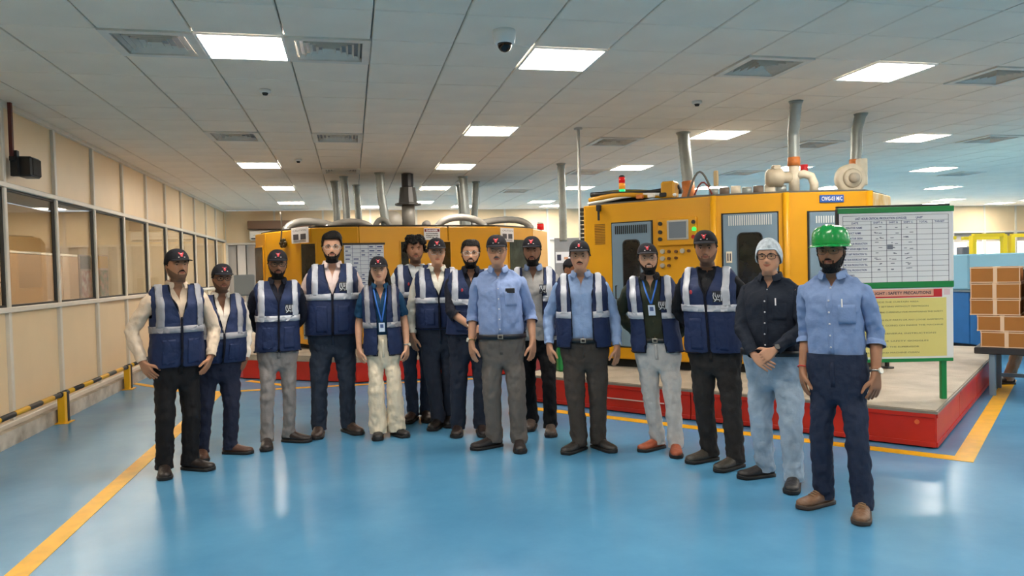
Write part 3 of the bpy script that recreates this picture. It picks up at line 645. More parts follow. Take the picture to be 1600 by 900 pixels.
# ducts on the left machine
for (x, y, s) in ((522, 283, 'leftmost silver duct'), (537, 276, 'second silver duct from the left'), (556, 295, 'short third silver duct')):
    t = onz(x, y, CEIL); duct('exhaust_duct', [(t[0]+.03, min(t[1], 14.2), ZL+.031), (t[0]+.03, min(t[1], 14.2), 2.6), (t[0], min(t[1], 14.2), CEIL)], .062, s+' rising from the left machine')
t = onz(593, 270, CEIL); duct('exhaust_duct', [(t[0]+.07, t[1], ZL+.031), (t[0]+.07, t[1], 2.4), (t[0]+.02, t[1], 2.75), (t[0], t[1], CEIL)], .072, 'bent silver duct left of the dark pump on the left machine')
t = onz(723, 276, CEIL); duct('exhaust_duct', [(t[0]+.05, t[1], ZL+.031), (t[0]+.04, t[1], 2.5), (t[0], t[1], CEIL)], .075, 'thick silver duct above the danger sign side of the left machine')
t = onz(742, 284, CEIL); duct('exhaust_duct', [(t[0]-.04, t[1], 2.3), (t[0]-.02, t[1], 2.6), (t[0]+.02, t[1], CEIL)], .062, 'curved rightmost silver duct of the left machine', (0, 8, M('tape_dark', (90, 80, 84), .5)))
t = onz(716, 290, CEIL); duct('exhaust_duct', [(t[0]+.06, 14.2, ZL+.031), (t[0]+.04, 14.2, 2.6), (t[0], 14.2, CEIL)], .06, 'slim duct behind the thick silver duct on the left machine')
def hose(pts, r, m_, label):
    P = [np.array(p) for p in pts]; n = 22; T = np.linspace(0, 1, n); k = len(P)-1
    def bz(t):
        Q = P[:]
        while len(Q) > 1: Q = [a*(1-t)+b*t for a, b in zip(Q[:-1], Q[1:])]
        return Q[0]
    e = empty('flexible_hose', pts[0]); O = P[0]
    B(MB().tube([bz(t) for t in T], [r*(1+.07*(i % 2)) for i in range(n)], 12), 'hose', m_, e, O, True)
    for t in (0, 1): q = bz(t); q2 = bz(.06 if t == 0 else .94); B(MB().tube([q, q2], r*1.15, 12), 'clamp', ALU, e, O, True)
    tag(e, label, 'hose')
WH = M('hose_silver', (160, 156, 148), .4, .3, var=.1); GH = M('hose_grey', (120, 118, 110), .5)
hose([(-1.0, 12.25, ZL+.03), (-.95, 12.3, 2.40), (-.4, 12.4, 2.36), (-.1, 12.4, ZL+.03)], .06, WH, 'pale flexible hose arching over the left corner of the left machine')
hose([(-.35, 11.8, ZL+.03), (-.1, 11.9, 2.36), (.3, 12.0, 2.3), (.35, 12.0, ZL+.03)], .05, WH, 'short pale hose beside the paper sign on the left machine')
hose([(.4, 12.4, ZL+.03), (.45, 12.4, 2.42), (.6, 12.4, 2.4), (.68, 12.4, ZL+.05)], .045, GH, 'dark hose arching left of the pump on the left machine')
hose([(1.4, 12.0, ZL+.03), (1.5, 12.0, 2.42), (2.1, 12.0, 2.4), (2.2, 12.0, ZL+.03)], .055, WH, 'large pale hose arching right of the pump on the left machine')
hose([(2.1, 12.6, 2.26), (2.6, 12.6, 2.38), (3.05, 12.6, 2.4), (3.15, 12.6, ZL+.03)], .055, WH, 'pale hose sloping down to the right end of the left machine')
e = empty('roof_pump', (.98, 12.5, ZL+.031))
MB().tube([(0, 0, 0), (0, 0, .42)], .11, 16).build('base', M('pump_base', (120, 116, 108), .5), e, True)
MB().tube([(0, 0, .42), (0, 0, .45), (0, 0, .46), (0, 0, .72)], [.22, .22, .16, .13], 12).build('body', M('pump_dark', (52, 50, 46), .5), e)
MB().tube([(0, 0, .72), (0, 0, .74), (0, 0, .95)], [.09, .1, .1], 12).build('motor', RUBBER, e)
MB().tube([(-.28, -.06, .16), (-.28, .06, .16)], .17, 22).build('round_cover', M('cover_pale', (170, 164, 152), .45), e, True)
MB().tube([(.3, -.05, .09), (.3, .15, .09)], .07, 16).build('side_motor', M('motor_grey', (110, 106, 100), .5), e, True)
tag(e, 'dark upright pump with round cover on the left machine roof', 'pump')

# ---- the sign stand on the right platform corner
bd = empty('notice_stand', (4.79, 5.13, PH)); BO = np.array([4.79, 5.13, PH]); rx = np.array([math.cos(YAW+.02), -math.sin(YAW+.02)])
bp = Plane(np.array([4.79, 5.13])-rx*.86, np.array([4.79, 5.13])+rx*.07)
def bx(a0, a1, z0, z1, o0, o1, name, mat, par, ch=0.):
    mb = MB(); bp.slab(mb, a0, a1, z0, z1, o0, o1, ch); return B(mb, name, mat, par, BO)
Wb = bp.L
for a in (.03, .84): bx(a, a+.045, PH, 1.26, -.05, -.012, 'post', GREEN, bd, .004)
p1 = bx(0, Wb, 1.275, 1.905, -.012, .008, 'upper_board', PAPER, bd)
bx(-.012, Wb+.012, 1.86, 1.905, -.016, .016, 'frame_bar', GREEN, bd, .003); bx(-.012, Wb+.005, 1.235, 1.285, -.016, .016, 'frame_bar', GREEN, bd, .003)
bx(-.018, -.0, 1.25, 1.9, -.02, .014, 'edge_strip', RUBBER, bd); bx(-.01, Wb-.02, 1.905, 1.922, -.03, .006, 'edge_strip', RUBBER, bd)
bx(Wb-.01, Wb+.004, 1.29, 1.86, -.014, .012, 'edge_strip', PAPER, bd)
colx = [.03, .24, .355, .465, .58, .695, .815]; colx = [c*Wb/.845 for c in colx]; zt0, zb0 = 1.838, 1.285
rowz = [zt0, 1.795, 1.765]+[1.765-(1.765-zb0)*k/11 for k in range(1, 12)]
mb = MB()
for z in rowz: bp.slab(mb, colx[0], colx[-1], z-.0012, z+.0012, .008, .0092)
for i, x in enumerate(colx): bp.slab(mb, x-.0015, x+.0015, zb0, zt0 if i in (0, 6) else 1.795, .008, .0092)
B(mb, 'ruled_lines', INK, p1, BO)
mb = MB(); bp.text(mb, 'LAST HOUR CRITICAL PRODUCTION (CWG-03)', colx[0]+.1, 1.806, .026, .0095, bold=.0006, width=.42); bp.text(mb, 'UNIT', .63, 1.806, .024, .0095, bold=.0006)
for t_, i in (('DATE', 0), ('SHIFT A', 1), ('SHIFT B', 2), ('SHIFT C', 3), ('TOTAL', 4), ('TARGET', 5)): bp.text(mb, t_, colx[i]+(.07 if i == 0 else .018), 1.772, .022, .0095, bold=.0004)
lab = ['OPERATOR NAME', 'PRODUCT NAME', 'OPERATOR SIGN', 'LAST HOUR PRODUCTION', 'LAST HOUR REJECTION', 'LAST SHIFT PRODUCTION TILL', 'MC RUN HOURS LAST SHIFT', 'MC RUN PRODUCTION TILL', 'TOTAL PRODUCTION', 'REMARKS']
for k, t_ in enumerate(lab): bp.text(mb, t_, colx[0]+.008, rowz[3+k]+.012, .021, .0095, bold=.0005, width=min(.0115*len(t_), .19))
tag(B(mb, 'lettering', INKB, p1, BO), kind='stuff')
mb = MB(); rr = random.Random(5)
for k in range(9):
    for c_ in (1, 2, 3):
        for q_ in range(rr.randint(1, 3)): s_ = colx[c_]+.015+rr.uniform(0, .06); zz = rowz[3+k]+rr.uniform(.01, .026); bp.slab(mb, s_, s_+rr.uniform(.012, .03), zz, zz+.006, .008, .0095)
s_ = colx[2]+.004; bp.slab(mb, s_, s_+.045, rowz[7]+.01, rowz[7]+.05, .008, .0096)
tag(B(mb, 'handwriting', M('pen_grey', (120, 122, 132), .7), p1, BO), kind='stuff')
p2 = bx(.0, Wb, .645, 1.235, -.012, .006, 'lower_board', M('paper_cream', (232, 226, 220), .6), bd)
bx(-.0, Wb-.005, .62, .648, -.016, .014, 'frame_bar', GREEN, bd, .003)
SAL = M('header_salmon', (226, 160, 134), .6)
bx(.03, Wb-.14, 1.165, 1.222, .006, .0075, 'header', SAL, p2); bx(Wb-.16, Wb-.09, 1.165, 1.222, .006, .0078, 'header_mark', REDI, p2); bx(.03, Wb-.09, 1.155, 1.166, .006, .0078, 'header_rule', REDI, p2)
mb = MB(); bp.slab(mb, Wb-.075, Wb-.025, 1.17, 1.22, .006, .0072); bp.slab(mb, Wb-.066, Wb-.034, 1.18, 1.205, .0072, .008); B(mb, 'header_emblem', M('emblem_pink', (226, 196, 196), .6), p2, BO)
bx(.03, Wb-.055, .665, 1.15, .006, .0072, 'yellow_sheet', M('sheet_yellow', (226, 208, 122), .6), p2)
mb = MB(); bp.text(mb, 'CURTAIN OF LIGHT : SAFETY PRECAUTIONS', .06, 1.182, .034, .0085, bold=.0007, width=Wb-.24); B(mb, 'header_text', INK, p2, BO)
mb = MB()
for t_, z, wd in (('DO NOT ENTER INSIDE THE CURTAIN AREA', 1.115, .6), ('DO NOT CHANGE ANY SETTING WITHOUT PERMISSION', 1.077, .68), ('ALWAYS START THE MACHINE CURRENTLY FOR MONITORING THE SAFETY', 1.03, .80), ('GUARDS', 1.002, .2), ('DO NOT USE ANY WORN OUT PARTS OR ANY LOOSE GARMENTS', .965, .80), ('AT A TIME', .942, .14), ('STAY OUT IF WORK IS GOING ON INSIDE THE MACHINE', .92, .8), ('PLEASE READ THE GENERAL INSTRUCTIONS', .853, .74), ('ALWAYS WEAR THE SAFETY GOGGLES', .79, .68), ('REPORT ALL FAULTS TO THE SUPERVISOR', .742, .6), ('KEEP THE AREA AROUND MACHINE CLEAN', .694, .6)):
    bp.text(mb, t_, .045, z, .017, .0082, width=wd*(Wb/.93))
tag(B(mb, 'lettering', M('text_olive', (108, 98, 70), .7), p2, BO), kind='stuff')
tag(bd, 'green framed notice stand with white production chart and yellow safety sheet', 'notice board')
e = empty('levelling_foot', onz(1386, 575, PH)); MB().tube([(0, 0, 0), (0, 0, .015), (0, 0, .02)], [.07, .07, .03], 12).build('pad', RUBBER, e); MB().tube([(0, 0, .02), (0, 0, .11)], .022, 8).build('stud', RUBBER, e); MB().cbox((-.09, 0, .012), (.12, .06, .02), .004).build('plate', RUBBER, e)
tag(e, 'black levelling foot on the platform deck under the notice stand', 'machine foot')

# ---- bench with taped cartons
tx = -u2; an = math.atan2(tx[1], tx[0]); TL = np.array([6.63, 6.46])
tb_ = empty('steel_bench', (TL[0], TL[1], 0), an)
TZ = .515
MB().cbox((.72, .3, TZ-.035), (1.76, .72, .07), .008).build('bench_top', M('bench_black', (40, 40, 44), .5), tb_)
for x in (0, 1.4):
    for y in (0, .58): MB().cbox((x, y, (TZ-.07)/2), (.06, .06, TZ-.07), .006).build('leg', M('bench_blue', (104, 128, 148), .45), tb_)
MB().box((.7, .58, .15), (1.36, .03, .04)).build('stretcher', _mats['bench_blue'], tb_)
tag(tb_, 'steel bench with blue-grey legs carrying the cartons at the right edge', 'bench')
CARD = M('cardboard', (164, 106, 42), .65, var=.06, vscale=4); TAPE = M('packing_tape', (226, 196, 166), .35)
rr = random.Random(11); pos_n = ['bottom', 'second from the bottom', 'middle', 'second from the top', 'top']
for c_ in range(2):
    for k in range(5):
        dx = (.03 if k == 0 else (.0 if k == 1 else -.06))+c_*.50; h = .168
        wx, wy = .445, .5
        p = tb_.matrix_world if False else None
        q = np.array([*TL, 0])+rotz(an)@np.array([.09+dx+rr.uniform(-.006, .006), .22, TZ+k*.171])
        e = empty('carton', q, an+rr.uniform(-.02, .02))
        MB().cbox((0, 0, h/2), (wx, wy, h), .004).build('box', CARD, e)
        mb = MB(); mb.box((rr.uniform(-.01, .01), -wy/2-.001, h/2), (.036, .003, h), None); B_ = mb.build('centre_tape', TAPE, e)
        mb = MB()
        for zz in (.008, h-.008): mb.box((0, -wy/2-.0012, zz), (wx, .003, .009))
        for xx in (-wx/2+.007, wx/2-.007): mb.box((xx, -wy/2-.0012, h/2), (.008, .003, h))
        for xx in (-wx/2, wx/2):
            mb.box((xx*1.003, 0, .008), (.003, wy, .016)); mb.box((xx*1.003, 0, h-.008), (.003, wy, .016))
        mb.build('edge_tape', TAPE, e)
        MB().box((0, 0, h+.0005), (.05, wy, .002)).build('top_tape', TAPE, e)
        tag(e, 'taped brown carton, %s of the %s stack on the bench' % (pos_n[k], ('left', 'right')[c_]), 'carton', 'cartons on the bench')
# ---- blue machine beyond
bmx = empty('blue_machine', (10.4, 8.2, 0)); OB = np.array([10.4, 8.2, 0])
BF = Plane((9.45, 10.9), (9.85, 6.2)); BLU = M('blue_deep', (30, 104, 168), .4, var=.05); BLL = M('blue_light', (132, 184, 208), .35, var=.05, vscale=1)
n_ = 4
for k in range(n_):
    mb = MB(); BF.slab(mb, BF.L/n_*k+.004, BF.L/n_*(k+1)-.004, .1, .93, -1.6, 0, .01); B(mb, 'base_panel', BLU, bmx, OB)
    mb = MB(); BF.slab(mb, BF.L/n_*k+.002, BF.L/n_*(k+1)-.002, .96, 1.53, -1.6, .01, .02); B(mb, 'hood_panel', BLL, bmx, OB)
mb = MB(); BF.slab(mb, 0, BF.L, 0, .1, -1.55, -.04); B(mb, 'plinth', BLACK, bmx, OB)
mb = MB(); BF.slab(mb, 0, BF.L, .93, .96, -1.6, .02); B(mb, 'trim_strip', M('trim_steel', (110, 130, 140), .4, .4), bmx, OB)
tag(bmx, 'long two-tone blue machine beyond the platform on the right', 'machine')
e = empty('guard_rail', (11.5, 10.6, 0)); yr = M('rail_yellow', (226, 196, 20), .4)
for (xa, xb, Y) in ((1520, 1568, 12.2), (1580, 1640, 12.2)):
    a = atY(xa, 368, Y); b = atY(xb, 366, Y); O = np.array([11.5, 10.6, 0])
    B(MB().box(((a[0]+b[0])/2, Y, a[2]), (b[0]-a[0], .07, .07)), 'top_bar', yr, e, O)
    for p in (a, b): B(MB().box((p[0], Y, p[2]/2), (.09, .09, p[2])), 'post', yr, e, O)
    B(MB().box(((a[0]+b[0])/2, Y+1.2, a[2]), (b[0]-a[0], .07, .07)), 'top_bar', yr, e, O)
tag(e, 'yellow guard rail frame behind the blue machine', 'guard rail')
e = empty('small_control_unit', (*atY(1507, 400, 14.8)[:2], 0))
MB().cbox((0, 0, .75), (.4, .4, 1.5), .02).build('cabinet', M('cab_grey', (150, 150, 150), .5), e); MB().cbox((0, -.02, 1.62), (.34, .2, .24), .02).build('head', M('head_dark', (96, 98, 104), .5), e); MB().cbox((.1, -.05, 1.8), (.12, .1, .14), .02).build('gauge', OFFW, e)
tag(e, 'small grey control unit behind the right end of the notice stand', 'control unit')

# ---- things against the back wall
e = empty('air_conditioner', (-1.75, Y1-.02, 2.38))
MB().cbox((0, -.12, .12), (1.5, .24, .24), .03).build('body', M('ac_white', (226, 222, 214), .4), e); MB().box((0, -.245, .035), (1.4, .01, .03)).build('air_slot', VDARK, e); MB().box((0, -.245, .12), (1.3, .005, .008)).build('seam', M('seam', (150, 148, 144), .5), e)
tag(e, 'white wall air conditioner on the back wall left of the machine', 'air conditioner')
e = empty('valance_box', (-1.75, Y1-.02, 2.66)); MB().cbox((0, -.13, .1), (1.55, .26, .22), .01).build('board', M('valance_brown', (122, 92, 70), .5), e); MB().box((0, -.27, .0), (1.56, .02, .02)).build('edge', M('valance_edge', (84, 62, 48), .5), e)
tag(e, 'brown wooden box above the air conditioner on the back wall', 'valance')
a = atY(866, 372, 16.5); b = atY(906, 432, 16.5); e = empty('picture_board', (a[0], 16.5, 0)); W_ = b[0]-a[0]+.6
MB().box((W_/2, 0, (a[2]+b[2])/2), (W_, .03, a[2]-b[2])).build('board', M('board_grey', (140, 138, 138), .6, var=.1, vscale=3), e)
for x in (.04, W_-.04): MB().box((x, .03, a[2]/2), (.05, .04, a[2])).build('post', FRAME, e)
for k in range(2):
    s_ = MB().box((.2+.47*k, -.02, 1.72), (.36 if k == 0 else .4, .01, .26)).build('picture', PAPER, e)
    MB().box((.1+.47*k, -.027, 1.72), (.1, .004, .14)).build('picture_mark', INK, s_); MB().box((.27+.47*k, -.027, 1.7), (.1, .004, .06)).build('picture_mark', M('mark_orange', (206, 150, 110), .6), s_)
tag(e, 'grey picture board with white prints between the two machines', 'notice board')
c = atY(383, 470, 16.2); e = empty('equipment_cart', (c[0], 16.2, 0))
MB().cbox((0, 0, 1.28), (.42, .06, .44), .02).build('monitor', M('monitor_grey', (104, 112, 116), .5), e); MB().tube([(0, .02, .5), (0, .02, 1.15)], .025, 8).build('stand', ALU, e); MB().cbox((0, 0, .5), (.5, .45, .04), .01).build('shelf', M('cab_grey', (150, 150, 150), .5), e)
for x in (-.21, .21):
    for y in (-.18, .18): MB().tube([(x, y, 0), (x, y, .5)], .018, 8).build('leg', ALU, e)
tag(e, 'grey monitor cart left of the left machine', 'cart')
# ---- striped bumper rail along the glazing
sm = stripes_mat('hazard_stripe', (226, 172, 20), (28, 26, 24), 1.75)
YP = M('post_yellow', (232, 176, 16), .4)
PY = [6.1, 8.36, 10.6, 12.75, 14.9]
for i, y in enumerate(PY):
    e = empty('barrier_post', (-2.95, y, 0)); MB().cbox((0, -.035, .16), (.07, .07, .32), .006).build('yellow_half', YP, e); MB().cbox((0, .035, .16), (.07, .066, .32), .006).build('black_half', RUBBER, e); MB().box((0, 0, .004), (.14, .18, .008)).build('base_plate', YP, e)
    tag(e, 'short yellow and black barrier post, %s along the glazed wall' % ordn(i), 'bollard', 'barrier posts')
for i, (a, b) in enumerate(zip(PY[:-1], PY[1:])):
    e = empty('barrier_rail', (-2.95, (a+b)/2, .3)); L = b-a-.16
    MB().tube([(0, -L/2, 0), (0, L/2, 0)], .026, 12).build('striped_tube', sm, e, True)
    for s_ in (-1, 1): MB().tube([(0, s_*(L/2-.02), 0), (0, s_*(L/2+.045), 0)], .03, 12).build('end_sleeve', RUBBER, e, True)
    tag(e, 'yellow and black striped rail between the %s and %s barrier posts' % (ordn(i), ordn(i+1)), 'barrier rail', 'barrier rails')
e = empty('wall_speaker', (-2.99, 7.85, 2.48)); MB().cbox((0, 0, .08), (.14, .22, .19), .015).build('cabinet', DK, e); MB().cbox((.072, 0, .08), (.01, .19, .16), .004).build('grille', M('grille', (40, 40, 42), .7, bump=.6, bscale=300), e); MB().box((-.06, -.14, .1), (.06, .05, .24)).build('bracket', RUBBER, e)
tag(e, 'small black loudspeaker high on the left glazed wall', 'speaker')
e = empty('cable_conduit', (-3.06, 7.68, 2.6)); MB().box((0, 0, .27), (.03, .035, .54)).build('conduit', M('conduit_brown', (84, 30, 26), .5), e); MB().box((.005, 0, .02), (.04, .05, .04)).build('clip', RUBBER, e)
tag(e, 'brown vertical cable conduit above the speaker', 'conduit')
c = onz(878, 582, PH); e = empty('green_bin', (c[0]+.15, c[1]+.2, PH)); MB().cbox((0, 0, .2), (.34, .3, .4), .02).build('bin', GREEN, e); MB().box((0, 0, .4), (.38, .34, .025)).build('rim', GREEN, e)
tag(e, 'green plastic bin on the platform between the men in caps', 'bin')

# ================================================================ PEOPLE
NT = 32
TZs = [.70, .78, .86, .93, 1.00, 1.08, 1.16, 1.22, 1.27, 1.32, 1.360, 1.392, 1.412, 1.430, 1.446, 1.460, 1.475, 1.52]
THW = [.150, .166, .172, .170, .163, .160, .164, .168, .171, .174, .176, .172, .160, .136, .102, .074, .061, .058]
TDF = [.085, .098, .105, .108, .110, .112, .115, .118, .120, .118, .106, .088, .074, .066, .060, .055, .053, .054]
TDB = [.095, .120, .128, .120, .108, .102, .106, .112, .116, .118, .116, .108, .098, .088, .078, .068, .062, .062]
HZ = [-.028, -.012, .000, .010, .024, .040, .052, .062, .072, .082, .094, .106, .118, .130, .142, .156, .172, .188, .202, .212, .220, .224]
HHW = [.054, .051, .047, .050, .056, .061, .0645, .067, .0695, .071, .0725, .0735, .0745, .0752, .0758, .0755, .0735, .068, .057, .044, .026, .010]
HDF = [.054, .066, .082, .090, .093, .0925, .094, .0935, .0925, .0915, .0905, .0895, .0905, .093, .0945, .094, .090, .081, .066, .050, .029, .011]
HDB = [.062, .062, .062, .064, .068, .074, .079, .083, .087, .091, .095, .098, .100, .101, .102, .101, .098, .091, .077, .060, .037, .014]
def sup(th, n):
    s, c = np.sin(th), np.cos(th); return np.sign(s)*np.abs(s)**(2/n), np.sign(c)*np.abs(c)**(2/n)
def sst(a, b, x): t = np.clip((np.asarray(x, float)-a)/(b-a), 0, 1); return t*t*(3-2*t)
def gau(x, m, s): return np.exp(-((x-m)/s)**2)
def nrm(v): v = np.array(v, float); return v/(np.linalg.norm(v)+1e-12)
def rot_to(a, b):
    a, b = nrm(a), nrm(b); v = np.cross(a, b); c = a@b
    if c < -.9999: return -np.eye(3)
    K = np.array([[0, -v[2], v[1]], [v[2], 0, -v[0]], [-v[1], v[0], 0]]); return np.eye(3)+K+K@K/(1+c)
def axrot(ax, an):
    ax = nrm(ax); K = np.array([[0, -ax[2], ax[1]], [ax[2], 0, -ax[0]], [-ax[1], ax[0], 0]]); return np.eye(3)+math.sin(an)*K+(1-math.cos(an))*K@K
def ik(S, W, l1, l2, pole):
    S, W = np.array(S, float), np.array(W, float); d = W-S; L = np.linalg.norm(d)
    if L > (l1+l2)*.995: W = S+d/L*(l1+l2)*.995; d = W-S; L = np.linalg.norm(d)
    a = (l1*l1-l2*l2+L*L)/(2*L); h = math.sqrt(max(l1*l1-a*a, 0)); u = d/L; p = np.array(pole, float); p = p-u*(p@u); p = nrm(p)
    return S+u*a+p*h, W
class Fig:
    """measures of one person; everything is in the person's own frame, facing -y, then scaled and leaned"""
    def __init__(s, c):
        s.c = c; s.s = c['h']/1.72; s.g = c.get('girth', 1.); s.belly = c.get('belly', 0.); s.lean = c.get('lean', 0.); s.sw = c.get('sw', 1.)
        s.N = 2.5
    def warp(s, V):
        V = np.array(V, float).reshape(-1, 3)*s.s; V[:, 0] += s.lean*np.clip((V[:, 2]-.08)/1.5, 0, 1.1); return V
    def tp(s, th, z, off=0.):
        th, z = np.broadcast_arrays(np.asarray(th, float), np.asarray(z, float))
        g = s.g; up = sst(1.30, 1.42, z); gx = g*(1-up)+s.sw*up; gx = np.where(z > 1.45, 1., gx); gy = g*(1-.6*up); gy = np.where(z > 1.45, 1, gy)
        b = s.belly*gau(z, 1.03, .15)
        hw = np.interp(z, TZs, THW)*gx+b*.35; df = np.interp(z, TZs, TDF)*gy+b; db = np.interp(z, TZs, TDB)*gy
        n = s.N-.4*sst(1.40, 1.46, z); sx, cy = sup(th, n); d = np.where(np.cos(th) > 0, df, db)
        zz = z+off*sst(1.36, 1.44, z)*.9
        return np.stack([(hw+off)*sx, -(d+off)*cy, zz], -1)
    def thx(s, x, z, off=0.):           # angle whose surface point lies at lateral x on the front
        g = s.g; up = sst(1.30, 1.42, z); gx = g*(1-up)+s.sw*up; hw = np.interp(z, TZs, THW)*np.where(np.asarray(z) > 1.45, 1, gx)+s.belly*gau(z, 1.03, .15)*.35+off
        n = s.N-.4*sst(1.40, 1.46, z); r = np.clip(np.abs(x)/hw, 0, 1); return np.sign(x)*np.arcsin(r**(n/2))
    def front(s, x, z, off=0.): return s.tp(s.thx(x, z, off), z, off)
    def hp(s, th, z, off=0.):           # head surface in head frame (origin below the chin)
        th, z = np.broadcast_arrays(np.asarray(th, float), np.asarray(z, float))
        hw = np.interp(z, HZ, HHW)+off; df = np.interp(z, HZ, HDF)+off; db = np.interp(z, HZ, HDB)+off
        n = 2.25; sx, cy = sup(th, n); fr = np.cos(th) > 0; d = np.where(fr, df, db)
        t = np.angle(np.exp(1j*th)); at = np.abs(t)
        ns = gau(t, 0, .16)*(.026*gau(z, .076, .010)+.013*gau(z, .090, .014)+.006*gau(z, .108, .012))+gau(at, .17, .1)*.006*gau(z, .074, .007)
        so = -.008*gau(at, .36, .17)*gau(z, .113, .010)+.004*gau(at, .33, .2)*gau(z, .130, .006)
        lp = gau(t, 0, .26)*(.004*gau(z, .054, .005)+.004*gau(z, .045, .005)-.003*gau(z, .0495, .002))+.004*gau(t, 0, .25)*gau(z, .014, .01)
        ck = .003*gau(at, .7, .25)*gau(z, .08, .02)
        d = d+ns+so+lp+ck
        ear = gau(at, 1.72, .13)*(.017*gau(z, .105, .020)+.008*gau(z, .08, .012))
        x = (hw+ear)*sx; y = -d*cy+ear*.4
        lift = (1-np.cos(t))/2; zz = z+.05*lift*(1-sst(-.03, .05, z))*sst(-.05, -.0, z)+off*sst(.15, .215, z)*.8
        return np.stack([x, y-.018, zz], -1)
    def headM(s):
        c = s.c; hs = c.get('head', 1.0); A = rotz(R(c.get('turn', 0)))@axrot((1, 0, 0), R(c.get('nod', 0)))@axrot((0, 1, 0), R(c.get('tilt', 0)))
        return A*hs
    def head(s, P):                      # head frame -> person frame
        P = np.array(P, float); sh = P.shape; Q = P.reshape(-1, 3)-[0, .0, -.02]; Q = Q@s.headM().T+[0, -.006, 1.478]; return Q.reshape(sh)
class Net:
    def __init__(s): s.V = []; s.F = []
    def ring(s, P): i0 = len(s.V); s.V += [np.array(p, float) for p in P]; return list(range(i0, i0+len(P)))
    def bridge(s, a, b, closed=True):
        n = len(a)
        for i in range(n if closed else n-1): j = (i+1) % n; s.F.append((a[i], a[j], b[j], b[i]))
    def cap(s, a):
        c = np.mean([s.V[i] for i in a], 0); k = s.ring([c])[0]; n = len(a)
        for i in range(n): s.F.append((a[i], a[(i+1) % n], k))
HOLE = [7, 8, 9, 10, 11]    # indices of the rings 1.22 .. 1.392 in TZs
PHI = [R(225+22.5*k) for k in range(16)]
def arm_rings(S, E, W, radii, ts, S0=(1, 0, 0)):
    """frames along the arm; returns list of (centre, e_back, e_up, r)"""
    d1, d2 = nrm(E-S), nrm(W-E); out = []; ex, eb, eu = np.array([1., 0, 0]), np.array([0, 1., 0]), np.array([0, 0, 1.])
    mid = nrm(ex*.8+d1); Q = rot_to(ex, mid); Q1 = rot_to(mid, d1)@Q; dm = nrm(d1+d2); Q2 = rot_to(d1, dm)@Q1; Q3 = rot_to(dm, d2)@Q2
    for t, r in zip(ts, radii):
        if t <= .02: A = Q; c = S+d1*.0
        elif t < .44: A = Q1; c = S+(E-S)*(t/.5)
        elif t < .56: A = Q2; c = S+(E-S)*(t/.5) if t < .5 else E+(W-E)*((t-.5)/.5)
        else: A = Q3; c = E+(W-E)*((t-.5)/.5)
        out.append((c, A@eb, A@eu, r))
    return out, Q3
